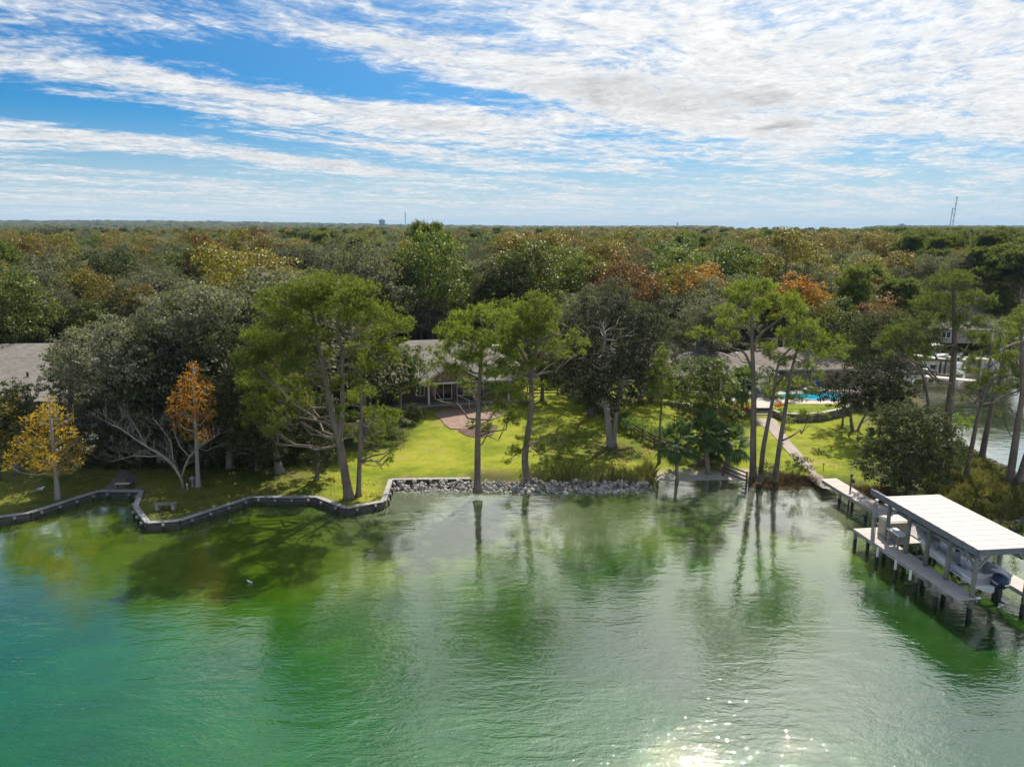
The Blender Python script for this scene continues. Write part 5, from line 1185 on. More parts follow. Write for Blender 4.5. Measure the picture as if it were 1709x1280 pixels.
hero('pine_tree', 'thick trunked pine with a wide layered crown on the point', 'tree', (1580, 730),
     [(1590, 462, 18), (1566, 474, 18), (1614, 474, 18), (1545, 503, 20), (1585, 503, 22), (1630, 500, 20), (1650, 505, 12), (1530, 538, 20), (1570, 540, 22), (1610, 538, 19), (1642, 535, 14), (1500, 558, 20), (1478, 572, 15), (1530, 576, 18), (1560, 585, 15), (1622, 560, 14), (1602, 590, 10), (1645, 560, 9), (1484, 592, 10), (1555, 560, 15), (1600, 515, 18), (1515, 548, 14), (1460, 580, 8)],
     [(1580, 730), (1583, 690), (1589, 640), (1592, 590), (1593, 540), (1592, 500), (1590, 470)], 'needle', 'needle_far', 'bark', .42, .09, **NK)
hero('pine_tree', 'bent slender pine left of the thick trunk on the point', 'tree', (1551, 690),
     [(1515, 590, 13), (1496, 580, 11), (1538, 598, 11), (1520, 605, 9), (1505, 600, 9)],
     [(1551, 690), (1547, 655), (1541, 630), (1530, 608), (1515, 594)], 'needle', 'needle_far', 'bark', .2, .07, dens=.8, **NK)
hero('pine_tree', 'thin dark pine leaning right, first from the left over the far water', 'tree', (1611, 800),
     [(1650, 590, 17), (1630, 606, 15), (1668, 600, 15), (1640, 638, 14), (1620, 650, 11), (1664, 628, 13), (1604, 662, 9), (1655, 560, 14), (1680, 615, 10), (1690, 600, 14), (1675, 650, 12), (1620, 622, 13), (1640, 575, 13)],
     [(1611, 800), (1622, 745), (1632, 695), (1643, 650), (1650, 615), (1655, 570)], 'needle', 'needle_far', 'bark', .2, .05, dens=.8, **NK)
hero('pine_tree', 'pine with a forked top, second from the left over the far water', 'tree', (1637, 772),
     [(1690, 640, 15), (1672, 570, 17), (1698, 598, 17), (1640, 625, 11), (1704, 648, 11), (1712, 620, 13), (1690, 545, 16), (1720, 570, 16), (1652, 592, 14), (1668, 655, 11), (1700, 562, 16), (1632, 642, 9), (1685, 610, 14)],
     [(1637, 772), (1645, 728), (1653, 690), (1658, 665), (1668, 635), (1675, 600), (1680, 560)], 'needle', 'needle_far', 'bark', .26, .08, dens=.9, extra=[([(1657, 672), (1675, 662), (1700, 652), (1712, 640)], .12, .05)], **NK)
hero('pine_tree', 'tall pine at the right edge, left stem of the leaning pair', 'tree', (1684, 808),
     [(1700, 535, 20), (1685, 560, 17), (1730, 560, 22), (1682, 590, 13), (1672, 692, 7), (1681, 680, 7), (1740, 520, 25), (1720, 600, 15), (1665, 545, 16), (1700, 590, 17), (1712, 638, 14), (1690, 622, 12), (1670, 575, 13)],
     [(1684, 808), (1692, 755), (1700, 700), (1706, 660), (1706, 620), (1704, 560)], 'needle', 'needle_far', 'bark', .3, .1, dens=.9, **NK)
hero('pine_tree', 'strongly leaning pine at the right edge, right stem of the pair', 'tree', (1697, 812),
     [(1775, 560, 30), (1800, 600, 25), (1750, 600, 22), (1745, 640, 14)], [(1697, 812), (1712, 765), (1727, 720), (1745, 670), (1765, 600)], 'needle', 'needle_far', 'bark', .28, .1, dens=.8, **NK)

# cypresses, bare tree
hero('cypress_tree', 'small golden cypress on the left lawn', 'tree', (97, 833),
     [(82, 668, 9), (78, 684, 13), (96, 684, 9), (64, 698, 13), (86, 702, 15), (112, 700, 10), (44, 702, 9), (56, 722, 15), (84, 724, 17), (112, 722, 13), (126, 736, 12), (34, 738, 13), (62, 744, 17), (94, 748, 18), (122, 752, 13), (142, 750, 9), (20, 760, 11), (46, 764, 15), (76, 768, 16), (106, 772, 14), (132, 770, 9), (60, 780, 10), (90, 785, 11), (115, 784, 8), (12, 775, 7)],
     [(97, 833), (93, 790), (88, 740), (84, 700), (82, 664)], 'feather', 'gold', 'bark_mag', .2, .03, spread=1.2, dens=2.6, twigs=3, leafkw=dict(L=.22))
hero('cypress_tree', 'conical rust orange cypress behind the bare tree', 'tree', (331, 812),
     [(322, 608, 7), (322, 620, 11), (312, 634, 12), (332, 632, 12), (302, 650, 13), (322, 650, 15), (342, 648, 12), (298, 668, 15), (322, 670, 17), (348, 668, 12), (290, 686, 12), (312, 690, 17), (338, 690, 17), (354, 690, 9), (300, 708, 12), (326, 712, 16), (348, 710, 11), (318, 726, 11), (340, 728, 10)],
     [(331, 812), (329, 770), (327, 720), (324, 670), (322, 606)], 'feather', 'rust', 'bark_mag', .2, .03, spread=2.0, dens=1.9, twigs=3, leafkw=dict(L=.22))
b = at(307, 815); Y = b.y
bare = empty('bare_tree', b, 0, 'leafless spreading tree with pale smooth branches on the left lawn', 'tree')
stems = [([(307, 815), (302, 797), (289, 775), (271, 760), (246, 746), (226, 733), (203, 716), (180, 706)], .17, .035, 0), ([(289, 775), (288, 757), (285, 738), (272, 718), (258, 700)], .09, .02, .8),
         ([(303, 799), (308, 780), (316, 762), (330, 748), (348, 736), (368, 722)], .12, .03, -.4), ([(271, 760), (250, 762), (225, 760), (205, 765), (188, 770)], .07, .02, -1.2),
         ([(246, 746), (232, 722), (222, 705), (208, 690)], .06, .015, 1.0), ([(316, 762), (300, 745), (292, 725), (290, 706)], .06, .015, 1.5), ([(330, 748), (345, 752), (362, 745)], .05, .015, -1)]
for k_, (pp, r0, r1, dy) in enumerate(stems):
    r0 *= .72; r1 *= .7
    pts = [PY(x, y, Y + dy * i / len(pp)) - b for i, (x, y) in enumerate(pp)]
    if k_ == 0: pts[0] = Vector((0, 0, -.1))
    mb = MB(); n = len(pts); mb.tube(pts, [r0 + (r1 - r0) * i / (n - 1) for i in range(n)], 8)
    for j in range(1, n):
        for _ in range(5 if j > 1 else 1):
            p0 = pts[j - 1].lerp(pts[j], random.random()); out = (pts[-1] - pts[0]).normalized()
            def twig(p, d, L, r, dep):
                q = p + d * L; q.z += .06 * L; tube_np(mb, p, q, r, r * .5, 4 if dep > 1 else 3, wob=1.5)
                if dep > 0:
                    for _ in range(3): twig(p.lerp(q, random.uniform(.5, 1)), (d + Vector((random.gauss(0, .55), random.gauss(0, .55), random.gauss(.15, .4)))).normalized(), L * random.uniform(.5, .75), r * .5, dep - 1)
            if p0.z > .9: twig(p0, (out * .7 + Vector((random.gauss(0, .6), random.gauss(0, .6), random.gauss(.45, .4)))).normalized(), random.uniform(.6, 1.2), r1 * .75, 2)
    mb.build('branch' if k_ else 'trunk', M['bark_pale'], bare, True)

# broadleaf trees near the water
def auto_blobs(px, py, rxp, ryp, rp, n, Y, dyr=1.0):
    out = []
    for i in range(n):
        a = i * 2.39996; t = ((i + .5) / n) ** .5; zz = 1 - 2 * ((i * .618) % 1)
        x = math.cos(a) * t; y = math.sin(a) * t * .92; dep = math.sqrt(max(0, 1 - min(1, x * x + y * y))) * random.choice((-1, -1, 1)) * random.uniform(.5, 1)
        c = PY(px + x * rxp, py + y * ryp, Y + dep * rxp * mpp(Y) * dyr); out.append((c, rp * mpp(Y) * random.uniform(.8, 1.2)))
    return out
def broad(name, label, base, c, rad, rp, n, mat, bark='bark_grey', r0=.3, dens=1.0, size=.24, extra=None, z=None, cat='tree', tr=None, group=None, **kw):
    size *= .76
    b = at(*base); Y = b.y; bl = auto_blobs(c[0], c[1], rad[0], rad[1], rp, n, Y)
    t = [Vector((b.x, b.y, b.z - .15))] + ([PY(x, y, Y) for x, y in tr] if tr else [b.lerp(PY(c[0], c[1] + rad[1] * .3, Y), .6), PY(c[0], c[1] - rad[1] * .4, Y)])
    ex = [(pxtrunk(e, Y), ra, rb) for e, ra, rb in (extra or [])]
    return grow(name, label, cat, b, [(t, r0, r0 * .3)] + ex, bl, 'leaf', M[mat], M[bark], group=group, dens=dens, size=size, flat=.8, twigs=2, **kw)
broad('magnolia_tree', 'large dark magnolia with a split pale trunk on the middle lawn', (1020, 745), (1020, 595), (82, 98), 22, 44, 'magnolia', 'bark_mag',   .34, dens=1.1, size=.22, tr=[(1014, 700), (1012, 660), (1008, 600), (1010, 560)], extra=[([(1024, 742), (1027, 710), (1032, 670), (1045, 620)], .24, .1)])
broad('bushy_tree', 'glossy low domed tree on several stems right of the stone wall', (1424, 720), (1448, 648), (80, 40), 19, 32, 'magnolia', 'bark_grey', .2, dens=1.0, size=.2, tr=[(1420, 695), (1425, 665)], extra=[([(1430, 722), (1440, 700), (1458, 672)], .14, .06), ([(1405, 715), (1408, 690), (1412, 665)], .12, .05)])
broad('broad_bush', 'big dark green bushy tree behind the walkway and boathouse', (1520, 828), (1516, 748), (78, 74), 23, 44, 'oak_dark', 'bark_grey', .25, dens=1.15, size=.2, tr=[(1512, 790), (1508, 740)])
broad('broad_bush', 'small dark green bush right of the big one on the point', (1570, 800), (1575, 752), (24, 34), 16, 9, 'green', 'bark_grey', .15, dens=1.1, size=.2)
broad('light_tree', 'loose pale green tree between the young pine and the palms', (1190, 765), (1178, 640), (46, 46), 17, 22, 'green', 'bark_grey', .16, dens=1.0, size=.2, tr=[(1190, 730), (1192, 690), (1185, 640)])
broad('light_tree', 'thin olive tree just above the middle palms', (1200, 768), (1196, 700), (40, 44), 14, 18, 'green', 'bark_grey', .14, dens=.9, size=.18, tr=[(1198, 740), (1196, 700)])
broad('oak_tree', 'dark oak behind the forked pine', (468, 790), (446, 650), (58, 105), 24, 34, 'oak_dark', 'bark_grey', .35, size=.24)
broad('oak_tree', 'dark evergreen bush reaching the ground left of the forked pine trunk', (528, 800), (534, 720), (36, 68), 18, 20, 'oak_dark', 'bark_grey', .2, size=.2)
broad('oak_tree', 'dense dark oak behind the rust orange cypress', (385, 780), (375, 640), (56, 108), 24, 34, 'oak_dark', 'bark_grey', .35, size=.24)
broad('oak_tree', 'dark oak filling the gap left of the orange cypress', (270, 775), (262, 640), (52, 96), 24, 30, 'oak_dark', 'bark_grey', .35, size=.24)
broad('oak_tree', 'spreading grey green oak over the left house roof', (175, 765), (185, 605), (88, 70), 24, 40, 'oak', 'bark_grey', .4, size=.24, tr=[(170, 700), (165, 640), (170, 600)])
broad('oak_tree', 'big grey oak above the bare tree', (300, 745), (315, 548), (86, 66), 26, 40, 'oak', 'bark_grey', .4, size=.26)
broad('oak_tree', 'rounded green tree between pine crown and middle house', (668, 705), (668, 618), (44, 42), 17, 20, 'green', 'bark_grey', .2, size=.22)
broad('oak_tree', 'dark oak beneath the forked pine crown by the house', (610, 730), (606, 620), (44, 62), 20, 20, 'oak_dark', 'bark_grey', .3, size=.24)
broad('oak_tree', 'broad dark oak between the bare tree and the house, low boughs', (235, 772), (215, 690), (70, 74), 24, 30, 'oak_dark', 'bark_grey', .35, size=.24)
broad('oak_tree', 'dark thicket oak left of the forked pine at lawn level', (430, 785), (425, 735), (52, 46), 20, 20, 'oak_dark', 'bark_grey', .25, size=.22)
broad('oak_tree', 'dark thicket oak behind the orange cypress at lawn level', (345, 778), (345, 735), (52, 44), 20, 20, 'oak_dark', 'bark_grey', .25, size=.22)
broad('oak_tree', 'grey green oak hanging over the right half of the left roof', (122, 752), (116, 628), (44, 54), 18, 22, 'oak', 'bark_grey', .3, size=.22)
broad('russet_bush', 'orange tipped bush at the extreme left edge', (-4, 800), (0, 705), (30, 60), 16, 14, 'hickory', 'bark_grey', .2, size=.2)
broad('oak_tree', 'dark bushy tree behind the golden cypress at the left edge', (30, 790), (22, 690), (44, 62), 18, 22, 'oak_dark', 'bark_grey', .25, size=.22)
broad('oak_tree', 'low dark evergreen behind the golden cypress', (130, 782), (128, 735), (46, 38), 16, 14, 'oak_dark', 'bark_grey', .2, size=.2)
broad('russet_bush', 'yellowish shrub at the foot of the thick pine by the channel', (1606, 725), (1606, 706), (22, 12), 8, 8, 'lime', 'bark_grey', .05, size=.16, cat='shrub')
broad('shrub', 'grey green shrub at the waterline under the pine trio', (1332, 806), (1334, 776), (18, 20), 9, 10, 'green', 'bark_grey', .05, size=.13, dens=.9, cat='shrub')
broad('shrub', 'loose grey shrub between the trunks of the pine trio', (1284, 808), (1284, 786), (18, 14), 8, 9, 'oak', 'bark_grey', .05, size=.12, dens=.7, cat='shrub')
broad('shrub', 'round yellow green shrub at the foot of the stone wall', (1317, 712), (1317, 703), (9, 6), 5, 5, 'lime', 'bark_grey', .04, size=.12, cat='shrub')
for k_, (x, y, s_) in enumerate(((1046, 706, 13), (1066, 714, 14), (1088, 722, 14), (1108, 728, 13), (1128, 736, 12), (1040, 694, 10), (985, 672, 9), (965, 668, 7), (1148, 742, 10))):
    broad('hedge_shrub', ['bright hedge shrub at the trunk side end of the fence row', 'second bright shrub of the row behind the fence', 'middle shrub of the bright row behind the fence', 'fourth shrub of the bright row behind the fence', 'shrub of the fence row in front of the young pine', 'small shrub at the upper end of the fence row', 'low shrub by the fence behind the magnolia crown', 'smallest shrub at the fence corner', 'last shrub of the fence row beside the small palm'][k_], (x, y + s_), (x, y), (s_, s_ * .8), s_ * .6, 7, 'lime', 'bark_grey', .04, size=.14, cat='shrub', group='bright shrubs along the fence')
for k_, (x, y, mt, lb) in enumerate(((1230, 694, 'oak_dark', 'dark clipped shrub in front of the left retaining wall'), (1222, 690, 'green', 'shrub left of the clipped shrub by the wall'), (1162, 690, 'oak_dark', 'dark shrub under the light trees at the terrace'), (1140, 680, 'oak_dark', 'dark bush by the young pine and the low roof'), (1290, 655, 'green', 'rounded bush under the poolside eave'), (1320, 640, 'green', 'bush between the pines beside the pool'), (1500, 662, 'green', 'olive bush at the channel edge behind the domed tree'), (1130, 655, 'green', 'leafy bush in front of the brown roofed house'), (640, 672, 'oak_dark', 'dark shrub at the porch left end'), (692, 690, 'oak_dark', 'low dark hedge in front of the porch'))):
    s_ = 14 if k_ not in (0, 1) else 8
    broad('shrub', lb, (x, y + s_), (x, y), (s_ * 1.3, s_), s_ * .7, 8, mt, 'bark_grey', .05, size=.17, cat='shrub')
for k_, (x, y) in enumerate(((1169 + 0, 735), (1278, 640), (1345, 760)) if False else ()): pass

broad('oak_tree', 'dark evergreen right behind the magnolia by the fence', (985, 694), (985, 610), (62, 66), 22, 26, 'oak_dark', 'bark_grey', .3, size=.22)
broad('oak_tree', 'dark tree between magnolia and the low brown roofed house', (1070, 672), (1068, 585), (52, 72), 22, 26, 'oak_dark', 'bark_grey', .3, size=.22)
broad('oak_tree', 'grey vine hung tree behind the top of the magnolia', (1010, 650), (1015, 530), (56, 58), 22, 24, 'oak', 'bark_grey', .3, size=.24)
broad('oak_tree', 'grey tree rising behind the white chimney', (1185, 640), (1180, 545), (58, 42), 20, 24, 'oak', 'bark_grey', .3, size=.24)
broad('oak_tree', 'dark evergreen hugging the right end of the middle house', (905, 668), (905, 600), (34, 58), 18, 18, 'oak_dark', 'bark_grey', .25, size=.22)
broad('oak_tree', 'rounded green tree behind the pool terrace roof', (1385, 625), (1385, 560), (62, 50), 22, 24, 'green', 'bark_grey', .3, size=.24)
broad('oak_tree', 'dark oak on the channel bank above the domed tree', (1490, 655), (1480, 580), (58, 58), 22, 24, 'oak_dark', 'bark_grey', .3, size=.24)
# palms
def frond_mesh(seed):
    r_ = random.Random(seed); mb = MB(); L = 1.0
    mb.tube([(0, 0, 0), (.5, 0, .10), (.95, 0, .04)], [.022, .016, .01], 4)
    n = 26
    for i in range(n):
        a = -1.9 + 3.8 * i / (n - 1); Ls = .85 * (1 - .18 * abs(a)) * r_.uniform(.85, 1.1)
        d = Vector((math.cos(a * .72), math.sin(a * .9), .12 - .25 * abs(a) / 2)); d.normalize(); s = Vector((-d.y, d.x, .1)) * .035; o = Vector((.93 - .12 * abs(a), 0, .04))
        m1 = o + d * Ls * .6; t = o + d * Ls - Vector((0, 0, .28 * Ls))
        mb.add([o, m1 - s, t, m1 + s], [(0, 1, 2, 3)])
    return mb.mesh('frond', M['palm'])
FR = [frond_mesh(i) for i in range(4)]
def palm(px, crown, label, r=.17, sc=1.0, nf=30):
    b = at(*px); Y = b.y; c = PY(crown[0], crown[1], Y) - b; root = empty('palm_tree', b, 0, label, 'palm tree', 'cabbage palms')
    mb = MB(); mid = c * .5 + Vector((c.x * .1, 0, 0)); mb.tube([(0, 0, -.15), c * .12, c * .3, c * .5, c * .72, c * .9, c], [r * 1.35, r, r * .93, r * .97, r * 1.25, r * 1.45, r * 1.0], 10); mb.build('trunk', M['boots'], root)
    bt_ = MB()
    for i in range(44):
        t = .55 + .43 * i / 44; a = i * 2.39996; p = c * t + Vector((math.cos(a), math.sin(a), 0)) * r * 1.15; q = p + Vector((math.cos(a) * .10, math.sin(a) * .10, .17)); bt_.tube([p, q], [.04, .018], 4)
    tag(bt_.build('leaf_bases', M['boots'], root), kind='stuff')
    for i in range(nf):
        a = i * 2.39996 + random.uniform(-.2, .2); t = i / nf; pitch = R(78 - 135 * t) + random.uniform(-.12, .12); s_ = sc * 1.3 * random.uniform(.85, 1.1)
        o = link('frond', FR[i % 4], None, root, c + Vector((0, 0, .1)), (0, 0, 0), (s_, s_, s_)); o.rotation_euler = (random.uniform(-.3, .3), -pitch, a)
palm((1130, 803), (1129, 742), 'palm with a slim trunk standing in the sand, leftmost of the beach palms', .14, .98)
palm((1182, 790), (1176, 728), 'shaggy trunked palm in the middle of the beach group', .2, 1.02, 34)
palm((1213, 785), (1216, 742), 'short stout leaning palm, right one of the beach group', .24, 1.0, 32)
palm((1238, 690), (1240, 644), 'palm on the terrace beside the steps', .2, 1.15, 30)
palm((1170, 775), (1192, 752), 'low palm crown behind the shaggy trunked palm', .14, .8, 20)
# plants with red leaves on the terrace
for k_, (x, y) in enumerate(((1231, 684), (1246, 686), (1300, 684))):
    q = P(x, y, TZ); r_ = empty('red_plant', (q.x, q.y, TZ), 0, ['red leaved plant left of the terrace palm', 'smaller red plant right of the terrace palm', 'orange red plant on the grass right of the steps'][k_], 'plant', 'red plants on the terrace')
    V = leaf_pts(np.array([0, 0, .45]), .3, 1.5, .18, 1.4); link('foliage', np_mesh('foliage', V, np.arange(len(V)).reshape(-1, 4), M['redflower']), None, r_)
    mb = MB(); mb.tube([(0, 0, 0), (0, 0, .5)], .02, 5); mb.build('stem', M['bark_grey'], r_)
q = at(788, 712); r_ = empty('yellow_plant', q, 0, 'yellow green leafy plant in the flower bed by the red paving', 'plant')
V = leaf_pts(np.array([0, 0, .4]), .55, 1.4, .22, .9); link('foliage', np_mesh('foliage', V, np.arange(len(V)).reshape(-1, 4), M['lime']), None, r_)
mb = MB(); mb.tube([(0, 0, 0), (0, 0, .5)], .02, 5); mb.build('stem', M['bark_grey'], r_)

# ------------------------------------------------------------------ grasses (nobody could count them)
def grass(name, label, cat, pts, mat, h=1.0, wd=.035, lean=.35):
    n = len(pts); o = np.array(pts); d = np.column_stack([rng.normal(0, lean, (n, 2)), np.ones(n)]); d /= np.linalg.norm(d, axis=1, keepdims=True)
    hh = h * rng.uniform(.45, 1.2, (n, 1)); s = perp(d) * wd / 2; s[:, 2] = 0; bend = np.column_stack([d[:, :2] * .35, -.08 * np.ones(n)]) * hh
    mid = o + d * hh * .55; tip = o + d * hh + bend
    V = np.stack([o - s, o + s, mid + s * .7, tip, mid - s * .7], 1).reshape(-1, 3)
    tag(link(name, np_mesh(name, V, np.arange(5 * n).reshape(-1, 5), mat)), label, cat, kind='stuff')
def scatter_px(n, poly, z=.6, dens=None):
    w_ = [(p.x, p.y) for p in [P(x, y, z) for x, y in poly]]; xs_ = [p[0] for p in w_]; ys_ = [p[1] for p in w_]
    X = rng.uniform(min(xs_), max(xs_), n * 4); Y_ = rng.uniform(min(ys_), max(ys_), n * 4); k = inside(X, Y_, w_); X, Y_ = X[k][:n], Y_[k][:n]
    cl = np.array([noise.noise(Vector((a * .6, b_ * .6, 3))) for a, b_ in zip(X, Y_)]); k = cl > -.12 if dens is None else cl > dens; X, Y_ = X[k], Y_[k]
    return np.column_stack([X, Y_, Gz(X, Y_) - .03])
grass('tall_reeds', 'tall thin reeds growing behind the rocks', 'reeds', scatter_px(1500, [(895, 800), (905, 790), (1000, 788), (1085, 792), (1085, 803)], .6, -.1), M['reed'], 1.9, .022, .16)
grass('shore_grass', 'yellow green grass tufts covering the point', 'grass', scatter_px(26000, [(1570, 770), (1600, 740), (1640, 770), (1712, 806), (1745, 830), (1712, 868), (1640, 866), (1560, 850), (1545, 800)], .8, -.25), M['reed'], .75, .05, .45)
grass('bank_growth', 'dry brown growth on the bank beside the walkway', 'undergrowth', scatter_px(9000, [(1395, 800), (1440, 808), (1480, 815), (1530, 840), (1600, 862), (1500, 848), (1440, 826)], .6, -.4), M['drygrass'], .45, .05, .6)
grass('waterline_growth', 'dark weedy growth at the waterline under the pine trio', 'undergrowth', scatter_px(5000, [(1250, 800), (1270, 796), (1360, 800), (1370, 810), (1330, 813), (1262, 812)], .2, -.5), M['drygrass'], .35, .05, .6)
grass('beach_grass', 'sparse grass at the left end of the beach', 'grass', scatter_px(900, [(1060, 790), (1078, 770), (1096, 785), (1090, 802)], .5, -.3), M['reed'], .9, .035, .3)
lawn_pts = scatter_px(60000, [(655, 797), (640, 760), (700, 700), (860, 700), (960, 700), (1090, 780), (1080, 796)], .8, -.9)
grass('lawn_blades', 'short mown grass of the middle lawn', 'grass', lawn_pts, M['lime'], .07, .05, .5) if False else None

def litter(name, label, pts, mat, size):
    n = len(pts); o = pts + np.array([0, 0, .05]); nrm = np.array([0, 0, 1.0]) + rng.normal(size=(n, 3)) * .35; nrm /= np.linalg.norm(nrm, axis=1, keepdims=True); a = perp(nrm) * size * rng.uniform(.5, 1.3, (n, 1)); b_ = np.cross(nrm, a) * .5
    V = np.stack([o - a, o + b_, o + a, o - b_], 1).reshape(-1, 3); tag(link(name, np_mesh(name, V, np.arange(4 * n).reshape(-1, 4), mat)), label, 'fallen leaves', kind='stuff')
litter('fallen_leaves', 'brown leaves scattered on the lawn under the magnolia', scatter_px(3200, [(900, 720), (980, 690), (1080, 730), (1090, 775), (1000, 785), (900, 780)], .8, -.1), M['russet'], .09)
litter('fallen_leaves', 'leaves and needles scattered over the left lawn', scatter_px(5200, [(0, 850), (60, 775), (500, 775), (630, 800), (640, 830), (430, 825), (300, 862), (250, 865), (230, 815), (150, 815)], .6, .0), M['hickory'], .08)
litter('fallen_leaves', 'dry leaves on the lawn between path and stone wall', scatter_px(1600, [(1310, 712), (1440, 712), (1480, 790), (1440, 805), (1380, 780)], .8, .05), M['russet'], .07)
# ------------------------------------------------------------------ the woods: kinds of trees, built once and copied
WOODS = []
def wood_kind(key, name, label, cat, group, R_, Hc, zc, mat, bark, size, n, style='leaf', dens=.85, flat=.75, rb=.42, r0=.3):
    bl = []
    for i in range(n):
        z = 1 - 1.55 * (i + .5) / n; a = i * 2.39996 + random.uniform(-.4, .4); rr = math.sqrt(max(0, 1 - z * z)); k = random.uniform(.45, .95)
        bl.append((Vector((math.cos(a) * rr * R_ * k, math.sin(a) * rr * R_ * k, zc + z * Hc * random.uniform(.55, .95))), R_ * rb * random.uniform(.6, 1.25)))
    tr = [([(0, 0, -.5), (.1, 0, zc * .4), (0, .1, zc * .8), (0, 0, zc + Hc * .3)], r0, r0 * .35)]
    kw = dict(L=.62, W=.09, k=7) if style == 'needle' else {}
    t = grow(name, label, cat, (0, 0, 0), tr, bl, style, M[mat], M[bark], group, dens=dens, size=size, flat=flat, limbs=False, leafkw=kw)
    if style == 'needle':
        mb = MB()
        for c, r in bl: tube_np(mb, (0, 0, max(zc * .45, c.z - 2.0)), c, .09, .03, 4, wob=1)
        mb.build('limbs', M[bark], t)
    WOODS.append((key, t)); return t
random.seed(11)
G_OAK = 'grey green oaks of the woods'; L_OAK = 'grey green spreading oak in the woods behind the houses'
wood_kind('oak', 'oak_tree', L_OAK, 'tree', G_OAK, 5.6, 3.6, 7.2, 'oak', 'bark_grey', 0.252, 26)
wood_kind('oak', 'oak_tree', L_OAK, 'tree', G_OAK, 4.8, 3.9, 7.6, 'oak', 'bark_grey', 0.235, 24)
wood_kind('oak', 'oak_tree', L_OAK, 'tree', G_OAK, 6.2, 3.2, 6.8, 'oak', 'bark_grey', 0.269, 30)
wood_kind('dark', 'evergreen_tree', 'dark dense evergreen in the woods behind the houses', 'tree', 'dark evergreens of the woods', 4.2, 4.4, 7.0, 'oak_dark', 'bark_grey', 0.227, 22)
wood_kind('green', 'broadleaf_tree', 'mid green leafy tree in the woods behind the houses', 'tree', 'green leafy trees of the woods', 4.4, 4.6, 7.8, 'green', 'bark_grey', 0.235, 22)
wood_kind('hick', 'broadleaf_tree', 'olive yellow tree turning in autumn in the woods', 'tree', 'olive yellow trees of the woods', 4.0, 5.0, 8.4, 'hickory', 'bark_grey', 0.227, 24)
wood_kind('hick', 'broadleaf_tree', 'olive yellow tree turning in autumn in the woods', 'tree', 'olive yellow trees of the woods', 3.5, 5.4, 8.6, 'hickory', 'bark_grey', 0.218, 20)
wood_kind('russ', 'russet_tree', 'russet brown tree in the woods', 'tree', 'russet trees of the woods', 3.8, 4.0, 7.6, 'russet', 'bark_grey', 0.218, 18)
wood_kind('oran', 'orange_tree', 'orange leaved maple in the woods', 'tree', 'orange maples of the woods', 3.2, 4.2, 8.4, 'orange', 'bark_grey', 0.218, 17)
wood_kind('pine', 'pine_tree', 'round topped pine standing in the woods', 'tree', 'pines of the woods', 3.6, 3.3, 10.4, 'needle_far', 'bark', .3, 17, 'needle', .62, .6, .40, .24)
wood_kind('pine', 'pine_tree', 'round topped pine standing in the woods', 'tree', 'pines of the woods', 3.0, 4.2, 9.8, 'needle_far', 'bark', .3, 16, 'needle', .62, .6, .42, .24)
KIND = {}
for k_, t in WOODS: KIND.setdefault(k_, []).append(t)
usedroot = set()
def plant(key, x, y, z, s, label=None, sz=None, cat=None):
    lst = KIND[key]; src = random.choice(lst)
    t = copy_tree(src)
    t.location = (x, y, z); t.rotation_euler = (0, 0, random.uniform(0, 6.28)); t.scale = (s * random.uniform(.88, 1.12), s * random.uniform(.88, 1.12), s * (sz or random.uniform(.88, 1.14)))
    if label:
        t['label'] = label
        if 'group' in t.keys(): del t['group']
    return t
